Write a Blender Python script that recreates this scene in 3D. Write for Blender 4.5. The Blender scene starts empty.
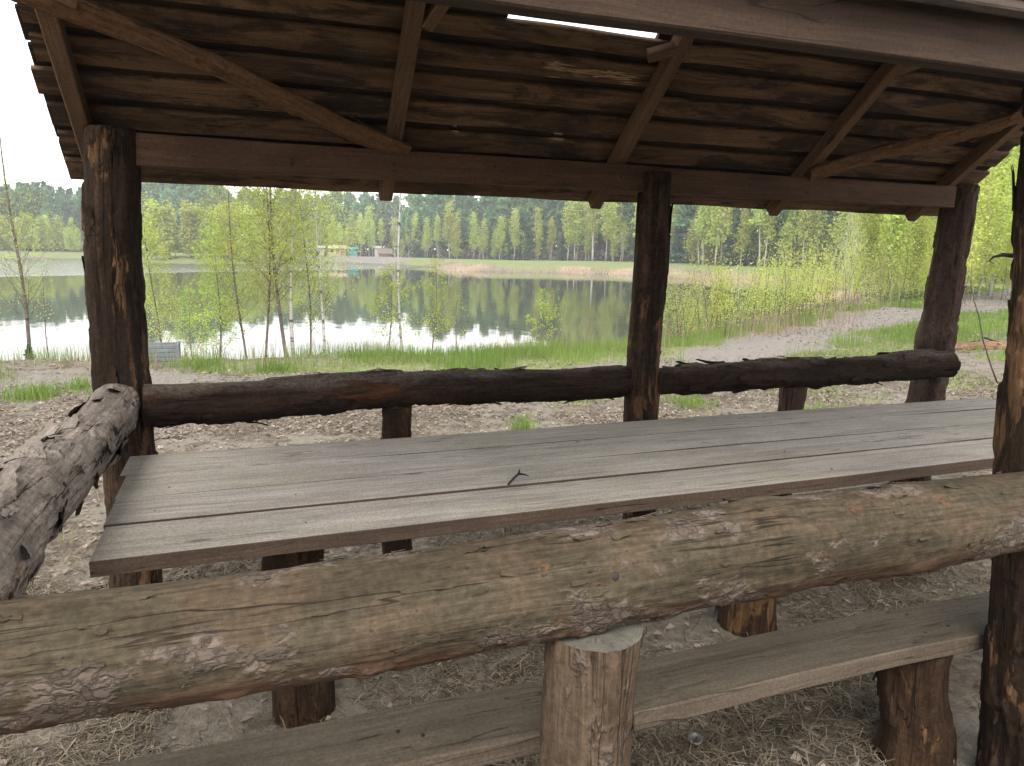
import bpy, math, random
import numpy as np
from mathutils import Matrix, Vector

rad = math.radians
SC = bpy.context.scene
COL = SC.collection
HAZE = .0009

# ------------------------------------------------------------------ noise
def _hash(ix, iy, iz, seed):
    h = (ix.astype(np.int64) * 374761393 + iy.astype(np.int64) * 668265263 + iz.astype(np.int64) * 2147483647 + seed * 974634777) & 0xffffffff
    h = ((h ^ (h >> 13)) * 1274126177) & 0xffffffff
    h = ((h ^ (h >> 16)) * 2246822519) & 0xffffffff
    return ((h ^ (h >> 15)) & 0xffffff) / float(0xffffff)

def vnoise(p, seed=0):
    p = np.asarray(p, float)
    i = np.floor(p).astype(np.int64); f = p - i
    u = f * f * f * (f * (f * 6 - 15) + 10)
    r = 0
    for dx in (0, 1):
        wx = u[:, 0] if dx else 1 - u[:, 0]
        for dy in (0, 1):
            wy = u[:, 1] if dy else 1 - u[:, 1]
            for dz in (0, 1):
                wz = u[:, 2] if dz else 1 - u[:, 2]
                r = r + wx * wy * wz * _hash(i[:, 0] + dx, i[:, 1] + dy, i[:, 2] + dz, seed)
    return r

def fbm(p, seed=0, oct=4, gain=.5):
    p = np.asarray(p, float); a = 1; s = 0; t = 0
    for k in range(oct):
        s = s + a * (vnoise(p * 2 ** k, seed + k * 13) - .5); t += a; a *= gain
    return s / t * 2          # about -1..1

def sstep(a, b, x):
    t = np.clip((x - a) / (b - a), 0, 1)
    return t * t * (3 - 2 * t)

# ------------------------------------------------------------------ mesh building
class MB:
    """collects pieces, builds ONE mesh object"""
    def __init__(self):
        self.V = []; self.Q = []; self.T = []; self.n = 0
        self.tone = []; self.qm = []; self.tm = []; self.aux = []
    def add(self, V, Q=None, T=None, mat=0, tone=0., aux=0.):
        V = np.asarray(V, float).reshape(-1, 3); n = len(V)
        self.V.append(V)
        self.tone.append(np.broadcast_to(np.asarray(tone, float), (n,)))
        self.aux.append(np.broadcast_to(np.asarray(aux, float), (n,)))
        if Q is not None and len(Q):
            Q = np.asarray(Q, np.int64).reshape(-1, 4); self.Q.append(Q + self.n)
            self.qm.append(np.broadcast_to(np.asarray(mat, np.int32), (len(Q),)))
        if T is not None and len(T):
            T = np.asarray(T, np.int64).reshape(-1, 3); self.T.append(T + self.n)
            self.tm.append(np.broadcast_to(np.asarray(mat, np.int32), (len(T),)))
        self.n += n
    def mesh(self, name, mats, smooth=True):
        V = np.concatenate(self.V)
        Q = np.concatenate(self.Q) if self.Q else np.zeros((0, 4), np.int64)
        T = np.concatenate(self.T) if self.T else np.zeros((0, 3), np.int64)
        me = bpy.data.meshes.new(name)
        me.vertices.add(len(V)); me.vertices.foreach_set('co', V.astype(np.float32).ravel())
        nl = len(Q) * 4 + len(T) * 3
        me.loops.add(nl); me.polygons.add(len(Q) + len(T))
        me.loops.foreach_set('vertex_index', np.concatenate([Q.ravel(), T.ravel()]).astype(np.int32))
        st = np.concatenate([np.arange(len(Q)) * 4, len(Q) * 4 + np.arange(len(T)) * 3]).astype(np.int32)
        me.polygons.foreach_set('loop_start', st)
        mi = np.concatenate((self.qm or [np.zeros(0, np.int32)]) + (self.tm or [np.zeros(0, np.int32)])).astype(np.int32)
        for m in (mats if isinstance(mats, (list, tuple)) else [mats]): me.materials.append(m)
        me.polygons.foreach_set('material_index', mi)
        me.polygons.foreach_set('use_smooth', np.full(len(mi), smooth, bool))
        for nm, arr in (('tone', self.tone), ('aux', self.aux)):
            a = me.attributes.new(nm, 'FLOAT', 'POINT'); a.data.foreach_set('value', np.concatenate(arr).astype(np.float32))
        me.update(calc_edges=True)
        return me
    def build(self, name, mats, parent=None, smooth=True, mw=None):
        return link(name, self.mesh(name, mats, smooth), parent, mw)

def link(name, me, parent=None, mw=None):
    o = bpy.data.objects.new(name, me); COL.objects.link(o)
    if mw is not None: o.matrix_world = mw
    if parent is not None:
        o.parent = parent
        # parents in this script carry only translation / z rotation / scale set before: keep world placement
        o.matrix_parent_inverse = PM(parent).inverted()
    return o

def PM(p):
    m = p.matrix_basis.copy()
    if p.parent is not None: m = PM(p.parent) @ p.matrix_parent_inverse @ m
    return m

def tag(o, label=None, cat=None, group=None, kind=None):
    if label: o['label'] = label
    if cat: o['category'] = cat
    if group: o['group'] = group
    if kind: o['kind'] = kind
    return o

def empty(name, loc, label=None, cat=None, group=None, rz=0.):
    o = bpy.data.objects.new(name, None); COL.objects.link(o)
    o.empty_display_size = .2
    o.location = loc; o.rotation_euler = (0, 0, rz)
    return tag(o, label, cat, group)

def frame(p0, p1, up=(0, 0, 1)):
    """matrix with local X from p0 to p1, local Z near up"""
    p0 = Vector(p0); x = (Vector(p1) - p0); L = x.length; x.normalize()
    z = Vector(up); z = (z - x * z.dot(x)).normalized(); y = z.cross(x)
    m = Matrix.Identity(4)
    for i in range(3): m[i][0] = x[i]; m[i][1] = y[i]; m[i][2] = z[i]; m[i][3] = p0[i]
    return m, L

def grid_quads(nu, nv, wrap=False):
    """nu rows of nv points"""
    i = np.arange(nu - 1)[:, None]; j = np.arange(nv if wrap else nv - 1)[None, :]
    a = i * nv + j; b = i * nv + (j + 1) % nv
    return np.stack([a, b, b + nv, a + nv], -1).reshape(-1, 4)

def tube(pts, radii, sides=5, cap=True):
    pts = np.asarray(pts, float); n = len(pts)
    radii = np.broadcast_to(np.asarray(radii, float), (n,))
    t = np.gradient(pts, axis=0); t /= np.linalg.norm(t, axis=1)[:, None] + 1e-12
    ref = np.array([0, 0, 1.]) if abs(t[:, 2]).mean() < .8 else np.array([1., 0, 0])
    u = np.cross(t, ref); u /= np.linalg.norm(u, axis=1)[:, None] + 1e-12
    v = np.cross(t, u)
    th = np.arange(sides) / sides * 2 * np.pi
    V = pts[:, None, :] + radii[:, None, None] * (np.cos(th)[None, :, None] * u[:, None, :] + np.sin(th)[None, :, None] * v[:, None, :])
    V = V.reshape(-1, 3); Q = grid_quads(n, sides, True)
    T = np.zeros((0, 3), int)
    if cap:
        V = np.vstack([V, pts[0], pts[-1]])
        k = np.arange(sides); k2 = (k + 1) % sides
        T = np.vstack([np.stack([np.full(sides, n * sides), k2, k], 1), np.stack([np.full(sides, n * sides + 1), (n - 1) * sides + k, (n - 1) * sides + k2], 1)])
    return V, Q, T

def leaf_quads(c, size, rng, elong=1.5, flat=0., droop=0., axis=None):
    """diamond leaf faces at centres c"""
    n = len(c)
    size = np.broadcast_to(np.asarray(size, float), (n,))
    a = rng.normal(size=(n, 3)) if axis is None else axis + rng.normal(size=(n, 3)) * .45
    a[:, 2] -= droop
    a /= np.linalg.norm(a, axis=1)[:, None]
    b = rng.normal(size=(n, 3)); b[:, 2] *= (1 - flat)
    b -= a * (a * b).sum(1)[:, None]; b /= np.linalg.norm(b, axis=1)[:, None] + 1e-9
    s = size[:, None] * .5
    V = np.stack([c - a * s * elong, c + b * s - a * s * .2, c + a * s * elong, c - b * s - a * s * .2], 1).reshape(-1, 3)
    return V, np.arange(n * 4).reshape(-1, 4)

# ------------------------------------------------------------------ node helpers
def newmat(name):
    m = bpy.data.materials.new(name); m.use_nodes = True
    nt = m.node_tree; nt.nodes.clear()
    return m, nt

class G:
    def __init__(self, nt): self.nt = nt
    def n(self, t, ins=None, **props):
        nd = self.nt.nodes.new(t)
        for k, v in props.items(): setattr(nd, k, v)
        for k, v in (ins or {}).items():
            s = nd.inputs[k]
            if isinstance(v, bpy.types.NodeSocket): self.nt.links.new(v, s)
            else: s.default_value = v
        return nd
    def math(self, op, a, b=None, c=None, clamp=False):
        ins = {0: a}
        if b is not None: ins[1] = b
        if c is not None: ins[2] = c
        return self.n('ShaderNodeMath', ins, operation=op, use_clamp=clamp).outputs[0]
    def vmath(self, op, a, b):
        return self.n('ShaderNodeVectorMath', {0: a, 1: b}, operation=op).outputs[0]
    def noise(self, vec, scale, detail=4., rough=.55, dist=0.):
        return self.n('ShaderNodeTexNoise', {'Vector': vec, 'Scale': scale, 'Detail': detail, 'Roughness': rough, 'Distortion': dist}).outputs['Fac']
    def ramp(self, fac, stops, interp='LINEAR'):
        nd = self.n('ShaderNodeValToRGB', {'Fac': fac}); cr = nd.color_ramp; cr.interpolation = interp
        while len(cr.elements) < len(stops): cr.elements.new(.5)
        for e, (p, c) in zip(cr.elements, stops):
            e.position = p; e.color = (*c, 1) if isinstance(c, (tuple, list)) else (c, c, c, 1)
        return nd.outputs['Color']
    def mix(self, f, a, b, blend='MIX'):
        nd = self.n('ShaderNodeMix', None, data_type='RGBA', blend_type=blend)
        for i, v in ((0, f), (6, a), (7, b)):
            s = nd.inputs[i]
            if isinstance(v, bpy.types.NodeSocket): self.nt.links.new(v, s)
            else: s.default_value = v if i == 0 else (*v, 1)
        return nd.outputs[2]
    def step(self, x, a, b):
        return self.n('ShaderNodeMapRange', {0: x, 1: a, 2: b}, interpolation_type='SMOOTHSTEP').outputs[0]
    def attr(self, name):
        return self.n('ShaderNodeAttribute', None, attribute_name=name).outputs['Fac']
    def out(self, sh):
        o = self.n('ShaderNodeOutputMaterial'); self.nt.links.new(sh, o.inputs['Surface'])
    def principled(self, col, rough=.8, normal=None, spec=.3, **kw):
        ins = {'Base Color': col, 'Roughness': rough, 'Specular IOR Level': spec}
        if normal is not None: ins['Normal'] = normal
        ins.update(kw)
        return self.n('ShaderNodeBsdfPrincipled', ins).outputs[0]
    def bump(self, h, strength=.5, dist=.01):
        return self.n('ShaderNodeBump', {'Height': h, 'Strength': strength, 'Distance': dist}).outputs[0]

def objcoord(g, jitter=True):
    v = g.n('ShaderNodeTexCoord').outputs['Object']
    if jitter:
        r = g.n('ShaderNodeObjectInfo').outputs['Random']
        off = g.n('ShaderNodeCombineXYZ', {0: g.math('MULTIPLY', r, 37.), 1: g.math('MULTIPLY', r, 11.), 2: g.math('MULTIPLY', r, 23.)}).outputs[0]
        return v, g.vmath('ADD', v, off)
    return v, v

def bark_mat(name, dark, mid, light, exposed, t_exp=.56, stretch=6., bump=.8, top=None, top_z=(0., .06), under=None, under_z=(-.09, -.03), plates=0., crack=.5, spots=None, orange=None, streak=9., pscale=26., mott=0.):
    m, nt = newmat(name); g = G(nt)
    raw, v = objcoord(g)
    sv = g.vmath('MULTIPLY', v, (1. / stretch, 1, 1))
    n1 = g.noise(sv, streak, 7, .66, .4)
    n2 = g.noise(g.vmath('MULTIPLY', v, (.35, 1, 1)), 7., 5, .6, .8)
    n3 = g.noise(v, 60., 5, .7)
    n4 = g.noise(sv, streak * 5, 4, .6)
    base = g.ramp(g.math('ADD', g.math('MULTIPLY', n1, .75), g.math('MULTIPLY', n3, .25)), [(.28, dark), (.5, mid), (.68, light)])
    m_exp = g.step(g.math('ADD', n2, g.math('MULTIPLY', g.math('SUBTRACT', n1, .5), .55)), t_exp, t_exp + .045)
    ex = g.mix(g.step(n4, .35, .7), tuple(c * .55 for c in exposed), exposed)
    z = g.n('ShaderNodeSeparateXYZ', {0: raw}).outputs[2]
    zn = g.math('ADD', z, g.math('MULTIPLY', g.math('SUBTRACT', n2, .5), .12))
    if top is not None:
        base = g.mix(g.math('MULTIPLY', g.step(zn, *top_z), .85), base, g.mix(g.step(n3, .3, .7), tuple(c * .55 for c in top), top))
    if mott > 0:
        nm = g.noise(v, 6., 6, .72)
        base = g.mix(g.math('MULTIPLY', g.step(nm, .42, .66), mott), base, g.mix(n3, tuple(c * .75 for c in exposed), tuple(c * 1.3 for c in exposed)))
        pit = g.step(g.noise(g.vmath('MULTIPLY', v, (.6, 1, 1)), 95., 3, .6), .64, .70)
        base = g.mix(g.math('MULTIPLY', pit, .7), base, dark)
    col = g.mix(m_exp, base, ex)
    if under is not None:
        um = g.math('SUBTRACT', 1., g.step(zn, *under_z))
        col = g.mix(um, col, g.mix(g.step(n1, .3, .65), tuple(c * .5 for c in under), under))
    hgt = g.math('ADD', g.math('MULTIPLY', n1, 1.), g.math('MULTIPLY', n3, .35))
    hgt = g.math('SUBTRACT', hgt, g.math('MULTIPLY', m_exp, .45))
    fib = g.noise(g.vmath('MULTIPLY', v, (.06, 1, 1)), 130., 3, .65)
    fv = g.math('ADD', .62, g.math('ADD', g.math('MULTIPLY', g.step(fib, .3, .7), .45), g.math('MULTIPLY', g.step(n3, .3, .7), .31)))
    col = g.mix(1., col, g.n('ShaderNodeCombineColor', {0: fv, 1: fv, 2: fv}).outputs[0], 'MULTIPLY')
    hgt = g.math('ADD', hgt, g.math('MULTIPLY', fib, .35))
    if plates > 0:                                   # flakes of old bark: raised scales with dark rims
        pv = g.vmath('MULTIPLY', v, (.55, 1, 1))
        pw = g.vmath('ADD', pv, g.vmath('MULTIPLY', g.n('ShaderNodeTexNoise', {'Vector': v, 'Scale': 22., 'Detail': 5.}).outputs['Color'], (.085, .085, .085)))
        vo = g.n('ShaderNodeTexVoronoi', {'Vector': pw, 'Scale': pscale}, feature='DISTANCE_TO_EDGE').outputs['Distance']
        zone = g.step(g.noise(g.vmath('MULTIPLY', v, (.8, 1.2, 1.2)), 4.4, 5, .65), 1. - plates, 1. - plates + .05)
        rim = g.math('MULTIPLY', zone, g.math('SUBTRACT', 1., g.step(vo, .03, .14)))
        pc = g.ramp(g.n('ShaderNodeTexVoronoi', {'Vector': pw, 'Scale': pscale}).outputs['Color'], [(.2, tuple(c * .5 for c in spots or mid)), (.8, spots or light)])
        col = g.mix(g.math('MULTIPLY', zone, .85), col, pc)
        col = g.mix(g.math('MULTIPLY', rim, .40), col, tuple(c * .35 for c in dark))
        hgt = g.math('ADD', hgt, g.math('MULTIPLY', zone, g.math('ADD', .35, g.math('MULTIPLY', g.step(vo, 0., .2), .5))))
    if orange is not None:
        om = g.step(g.noise(g.vmath('MULTIPLY', v, (.7, 1, 1)), 11., 4, .6), .665, .70)
        om = g.math('MULTIPLY', om, g.step(n3, .35, .55))
        col = g.mix(g.math('MULTIPLY', om, .6), col, orange)
        hgt = g.math('SUBTRACT', hgt, g.math('MULTIPLY', om, .3))
    if crack > 0:
        cn = g.noise(g.vmath('MULTIPLY', v, (.045, 1, 1)), 11., 4, .6, .25)
        cl = g.math('SUBTRACT', 1., g.step(g.math('ABSOLUTE', g.math('SUBTRACT', cn, .52)), .0015, .0085))
        cl = g.math('MULTIPLY', cl, g.step(g.noise(v, 3.1, 4), .43, .54))
        col = g.mix(g.math('MULTIPLY', cl, crack), col, (.012, .009, .007))
        hgt = g.math('SUBTRACT', hgt, g.math('MULTIPLY', cl, 1.2))
    tn = g.attr('tone')
    col = g.mix(g.math('MULTIPLY', tn, 1.), col, g.mix(n1, tuple(c * .7 for c in light), tuple(min(1, c * 1.25) for c in light)))
    g.out(g.principled(col, .95, g.bump(hgt, bump, .012), .1))
    return m

def board_mat(name, dark, mid, light, bump=.35, mold=None, mold_t=.5, knot=.7, saw=0., green=None, grain=38., rough=.82, contrast=1.):
    """sawn timber, grain along local X; attribute aux shifts the grain from board to board, tone brightens a board"""
    m, nt = newmat(name); g = G(nt)
    raw, v = objcoord(g)
    a = g.attr('aux')
    off = g.n('ShaderNodeCombineXYZ', {0: g.math('MULTIPLY', a, 13.7), 1: g.math('MULTIPLY', a, 7.3), 2: g.math('MULTIPLY', a, 5.1)}).outputs[0]
    v = g.vmath('ADD', v, off)
    warp = g.n('ShaderNodeTexNoise', {'Vector': v, 'Scale': 2.2, 'Detail': 3.}).outputs['Color']
    vw = g.vmath('ADD', v, g.vmath('MULTIPLY', g.vmath('SUBTRACT', warp, (.5, .5, .5)), (.0, .05, .05)))
    # knots
    kv = g.vmath('MULTIPLY', vw, (2.6, 7.5, 7.5))
    kd = g.n('ShaderNodeTexVoronoi', {'Vector': kv, 'Scale': 1., 'Randomness': 1.}).outputs['Distance']
    km = g.math('SUBTRACT', 1., g.step(kd, .05, .13))
    kr = g.math('SUBTRACT', 1., g.step(kd, .12, .42))
    gv = g.vmath('ADD', g.vmath('MULTIPLY', vw, (.035, 1, 1)), g.n('ShaderNodeCombineXYZ', {0: 0., 1: g.math('MULTIPLY', kr, .035), 2: g.math('MULTIPLY', kr, .02)}).outputs[0])
    n1 = g.noise(gv, grain, 5, .6, .2)
    n2 = g.noise(g.vmath('MULTIPLY', vw, (.02, 1, 1)), grain * 4.5, 3, .6)
    n3 = g.noise(g.vmath('MULTIPLY', v, (.5, 1, 1)), 5., 5, .62)
    n4 = g.noise(v, 140., 3, .6)
    f = g.math('ADD', g.math('ADD', g.math('MULTIPLY', n1, .5), g.math('MULTIPLY', n2, .25)), g.math('MULTIPLY', n3, .25))
    w = .17 / contrast
    col = g.ramp(f, [(.5 - w, dark), (.5, mid), (.5 + w, light)])
    if green is not None:
        col = g.mix(g.math('MULTIPLY', g.step(g.noise(v, 1.7, 4, .6), .45, .68), .6), col, green)
    if mold is not None:
        mm = g.step(g.math('ADD', g.math('MULTIPLY', g.noise(g.vmath('MULTIPLY', v, (.28, 1, 1)), 9., 6, .68, .5), .8), g.math('MULTIPLY', n2, .2)), mold_t, mold_t + .1)
        col = g.mix(g.math('MULTIPLY', mm, .85), col, mold)
    hgt = g.math('ADD', g.math('ADD', n1, g.math('MULTIPLY', n2, .8)), g.math('MULTIPLY', n4, .2))
    if saw > 0:                                       # faint saw strokes across the board
        sx = g.n('ShaderNodeTexWave', {'Vector': g.vmath('MULTIPLY', v, (1, .12, .12)), 'Scale': 30., 'Distortion': 6., 'Detail': 4., 'Detail Roughness': .7}, bands_direction='X').outputs['Fac']
        sm = g.math('MULTIPLY', g.math('MULTIPLY', sx, g.step(n3, .44, .66)), saw)
        col = g.mix(sm, col, tuple(min(1, c * 1.25) for c in light))
        hgt = g.math('ADD', hgt, g.math('MULTIPLY', sx, .15))
    # drying checks along the grain
    cn = g.noise(g.vmath('MULTIPLY', vw, (.03, 1, 1)), 26., 2, .5)
    ck = g.math('MULTIPLY', g.math('SUBTRACT', 1., g.step(g.math('ABSOLUTE', g.math('SUBTRACT', cn, .5)), .002, .012)), g.step(g.noise(v, 1.9, 3), .45, .55))
    col = g.mix(g.math('MULTIPLY', ck, .75), col, tuple(c * .25 for c in dark))
    hgt = g.math('SUBTRACT', hgt, g.math('MULTIPLY', ck, .8))
    has = g.step(g.noise(v, .9, 2), .42, .5)
    col = g.mix(g.math('MULTIPLY', g.math('MULTIPLY', km, has), knot), col, tuple(c * .4 for c in dark))
    st = g.step(g.noise(g.vmath('MULTIPLY', v, (.6, 1.6, 1)), 2.6, 6, .7, .4), .42, .70)
    col = g.mix(g.math('MULTIPLY', st, .45), col, tuple(c * .75 for c in dark))
    sv_ = g.math('ADD', .80, g.math('MULTIPLY', g.step(n4, .3, .7), .4))
    col = g.mix(1., col, g.n('ShaderNodeCombineColor', {0: sv_, 1: sv_, 2: sv_}).outputs[0], 'MULTIPLY')
    tn = g.attr('tone')
    col = g.mix(tn, col, tuple(min(1, c * 1.5) for c in light))
    g.out(g.principled(col, rough, g.bump(hgt, bump, .004), .25))
    return m

def endgrain_mat(name, dark, light):
    m, nt = newmat(name); g = G(nt)
    raw, v = objcoord(g, False)
    s = g.n('ShaderNodeSeparateXYZ', {0: raw})
    w = g.noise(raw, 9., 3)
    r = g.math('SQRT', g.math('ADD', g.math('POWER', g.math('ABSOLUTE', s.outputs[1]), 2.), g.math('POWER', g.math('ABSOLUTE', s.outputs[2]), 2.)))
    ring = g.math('SINE', g.math('MULTIPLY', g.math('ADD', r, g.math('MULTIPLY', w, .02)), 900.))
    ang = g.math('ARCTAN2', s.outputs[1], s.outputs[2])
    cn = g.noise(g.n('ShaderNodeCombineXYZ', {0: g.math('MULTIPLY', ang, 2.2), 1: g.math('MULTIPLY', r, 3.), 2: 0.}).outputs[0], 3., 3)
    ck = g.math('SUBTRACT', 1., g.step(g.math('ABSOLUTE', g.math('SUBTRACT', cn, .5)), .004, .03))
    f = g.math('ADD', g.math('MULTIPLY', ring, .05), g.noise(raw, 24., 5, .65))
    col = g.ramp(f, [(.3, dark), (.7, light)])
    ck = g.math('MULTIPLY', ck, g.step(g.noise(raw, 13., 3), .5, .6))
    col = g.mix(g.math('MULTIPLY', ck, .6), col, tuple(c * .3 for c in dark))
    g.out(g.principled(col, .9, g.bump(f, .4, .004), .2))
    return m

def leaf_mat(name, c0, c1, trans=.35, tint=None):
    m, nt = newmat(name); g = G(nt)
    t = g.attr('tone')
    r = g.n('ShaderNodeObjectInfo').outputs['Random']
    col = g.ramp(t, [(0., c0), (1., c1)])
    hs = g.n('ShaderNodeHueSaturation', {'Hue': g.math('ADD', .485, g.math('MULTIPLY', r, .03)), 'Value': g.math('ADD', .8, g.math('MULTIPLY', r, .4)), 'Color': col}).outputs[0]
    d = g.n('ShaderNodeBsdfDiffuse', {'Color': hs}).outputs[0]
    tr = g.n('ShaderNodeBsdfTranslucent', {'Color': hs}).outputs[0]
    mx = g.n('ShaderNodeMixShader', {0: trans, 1: d, 2: tr}).outputs[0]
    g.out(mx)
    return m

def plain_mat(name, c0, c1, scale=30., rough=.8, bump=.2, stretch=(1, 1, 1), dark=None, spec=.3):
    m, nt = newmat(name); g = G(nt)
    raw, v = objcoord(g)
    n = g.noise(g.vmath('MULTIPLY', v, stretch), scale, 5, .6)
    col = g.mix(g.attr('tone'), g.ramp(n, [(.3, c0), (.7, c1)]), tuple(min(1, c * 1.7) for c in c1))
    if dark is not None:
        k = g.step(g.noise(g.vmath('MULTIPLY', v, (1., 1., 3.5)), 5., 4, .6), .55, .62)
        col = g.mix(k, col, dark)
    g.out(g.principled(col, rough, g.bump(n, bump, .01), spec))
    return m

# ------------------------------------------------------------------ materials
M = {}
M['post'] = bark_mat('post bark', (0.0062, 0.0047, 0.0038), (0.0232, 0.0147, 0.0098), (0.0811, 0.0489, 0.0293), (0.1275, 0.0714, 0.0375), t_exp=.555, stretch=11., bump=1., crack=.7, streak=16.)
M['post_grey'] = bark_mat('grey brown post bark', (0.0168, 0.0112, 0.0084), (0.0510, 0.0336, 0.0253), (0.0960, 0.0661, 0.0502), (0.1020, 0.0532, 0.0290), t_exp=.68, stretch=10., bump=1., crack=.6, streak=15.)
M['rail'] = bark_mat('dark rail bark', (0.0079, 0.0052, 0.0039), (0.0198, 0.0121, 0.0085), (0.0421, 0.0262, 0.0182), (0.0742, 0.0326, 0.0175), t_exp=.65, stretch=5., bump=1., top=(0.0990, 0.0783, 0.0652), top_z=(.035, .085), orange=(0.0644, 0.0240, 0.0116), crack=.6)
M['greylog'] = bark_mat('weathered grey bark', (0.0445, 0.0367, 0.0316), (0.1392, 0.1167, 0.0986), (0.2714, 0.2333, 0.1985), (0.2297, 0.1704, 0.1218), t_exp=.62, stretch=7., bump=.8, plates=.40, spots=(0.2645, 0.2255, 0.1924), crack=.95, streak=11., pscale=17.)
M['mosslog'] = bark_mat('greenish peeled log', (0.0227, 0.0183, 0.0118), (0.0467, 0.0385, 0.0249), (0.0754, 0.0622, 0.0424), (0.0866, 0.0541, 0.0351), t_exp=.64, stretch=8., bump=.5, under=(0.0792, 0.0460, 0.0294), under_z=(-.07, -.015), plates=.465, spots=(0.1418, 0.1120, 0.0920), orange=(0.1280, 0.0574, 0.0312), crack=.8, streak=11., pscale=46., mott=.38)
M['stump'] = bark_mat('tan peeled stump', (0.0423, 0.0283, 0.0183), (0.0774, 0.0543, 0.0366), (0.1117, 0.0820, 0.0581), (0.1208, 0.0876, 0.0565), t_exp=.58, stretch=10., bump=.7, plates=.40, spots=(0.1329, 0.1046, 0.0862), orange=(0.1208, 0.0594, 0.0296), crack=.5, streak=12.)
M['leg'] = bark_mat('leg bark', (0.0086, 0.0053, 0.0040), (0.0275, 0.0160, 0.0097), (0.0671, 0.0389, 0.0219), (0.1220, 0.0679, 0.0316), t_exp=.60, stretch=9., bump=.9, crack=.6, streak=14.)
M['brace'] = bark_mat('brace wood with bark edges', (0.0678, 0.0376, 0.0197), (0.1294, 0.0731, 0.0402), (0.1910, 0.1096, 0.0608), (0.2218, 0.1201, 0.0626), t_exp=.62, stretch=9., bump=.6, plates=.36, spots=(0.0986, 0.0365, 0.0179), crack=.5, streak=12.)
M['end'] = endgrain_mat('cut log end', (0.0680, 0.0624, 0.0496), (0.1200, 0.1136, 0.0944))
M['end_dark'] = endgrain_mat('old cut log end', (0.0400, 0.0280, 0.0200), (0.1120, 0.0800, 0.0600))
M['table'] = board_mat('weathered grey table boards', (0.1486, 0.1318, 0.1125), (0.2620, 0.2364, 0.2065), (0.3579, 0.3292, 0.2944), bump=.35, saw=.12, green=(0.2202, 0.2110, 0.1513), knot=.85, contrast=1.15)
M['tedge'] = board_mat('brown board edge', (0.0408, 0.0275, 0.0198), (0.0714, 0.0486, 0.0348), (0.1020, 0.0717, 0.0522), bump=.4, knot=.4)
M['bench'] = board_mat('grey brown bench plank', (0.0540, 0.0447, 0.0313), (0.0945, 0.0789, 0.0564), (0.1349, 0.1138, 0.0835), bump=.4, knot=.85, grain=26., contrast=1.1)
M['bedge'] = board_mat('bench plank edge', (0.0626, 0.0476, 0.0340), (0.1054, 0.0816, 0.0598), (0.1462, 0.1156, 0.0870), bump=.5, knot=.3)
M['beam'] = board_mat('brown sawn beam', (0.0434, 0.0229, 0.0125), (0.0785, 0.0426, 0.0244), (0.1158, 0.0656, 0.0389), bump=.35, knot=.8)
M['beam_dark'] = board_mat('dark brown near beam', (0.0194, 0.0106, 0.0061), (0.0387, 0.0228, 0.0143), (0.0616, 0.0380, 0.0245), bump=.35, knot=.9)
M['rafter'] = board_mat('brown sawn rafter', (0.0783, 0.0454, 0.0248), (0.1359, 0.0798, 0.0450), (0.1902, 0.1161, 0.0674), bump=.3, knot=.7)
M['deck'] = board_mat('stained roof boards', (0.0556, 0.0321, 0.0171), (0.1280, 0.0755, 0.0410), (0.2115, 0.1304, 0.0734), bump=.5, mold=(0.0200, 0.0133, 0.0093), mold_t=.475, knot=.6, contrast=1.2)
M['deck_up'] = board_mat('shade toned roof boards', (0.0202, 0.0126, 0.0084), (0.0414, 0.0260, 0.0175), (0.0690, 0.0437, 0.0289), bump=.4, mold=(0.0110, 0.0084, 0.0068), mold_t=.45, knot=.5)  # roof wood again, with the shade above the gaps put into its colour
M['splinter'] = plain_mat('torn pale wood', (.34, .22, .13), (.48, .34, .22), 60., .8, .3, (.1, 1, 1))
M['nail'] = plain_mat('rusty nail', (.015, .011, .009), (.03, .02, .015), 90., .7)
M['twig'] = plain_mat('dark twig bark', (.012, .009, .008), (.035, .026, .022), 40., .8)
M['deadstem'] = plain_mat('grey brown stem', (.055, .04, .032), (.12, .09, .075), 40., .85)
M['redlog'] = bark_mat('reddish fallen log', (.06, .03, .02), (.15, .085, .06), (.26, .17, .12), (.30, .18, .11), t_exp=.55, stretch=6., bump=.8)
M['birch'] = plain_mat('white birch bark', (.27, .26, .24), (.47, .455, .42), 9., .8, .2, (1, 1, 2.5), dark=(.07, .06, .055))
M['stem'] = plain_mat('sapling bark', (.075, .058, .048), (.165, .135, .115), 12., .85, .2, (1, 1, 2), dark=(.045, .035, .03))
M['pinebark'] = plain_mat('pine trunk bark', (.13, .075, .05), (.24, .15, .105), 6., .9, .4, (1, 1, .4))
M['leaf'] = leaf_mat('young birch leaves', (.29, .345, .055), (.52, .575, .155), .5)
M['leaf_pale'] = leaf_mat('pale new leaves', (.27, .30, .085), (.44, .47, .19), .5)
M['leaf2'] = leaf_mat('fresh alder leaves', (.23, .315, .050), (.44, .53, .135), .5)
M['leaf_far'] = leaf_mat('birch crown leaves', (.30, .36, .06), (.49, .555, .16), .5)
M['needle'] = leaf_mat('pine needles', (.062, .135, .060), (.175, .285, .140), .3)
M['needle2'] = leaf_mat('spruce needles', (.034, .078, .046), (.095, .165, .095), .2)
M['grass'] = leaf_mat('fresh grass', (.085, .155, .028), (.215, .315, .075), .35)
M['dry'] = leaf_mat('dry grass', (.17, .125, .085), (.42, .34, .25), .2)
M['reed'] = leaf_mat('dry reeds', (.26, .21, .15), (.50, .43, .33), .2)
M['litter'] = leaf_mat('dead leaves', (.105, .080, .058), (.345, .300, .25), .15)
M['straw'] = leaf_mat('pine straw', (.022, .017, .013), (.24, .20, .148), .05)

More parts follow.
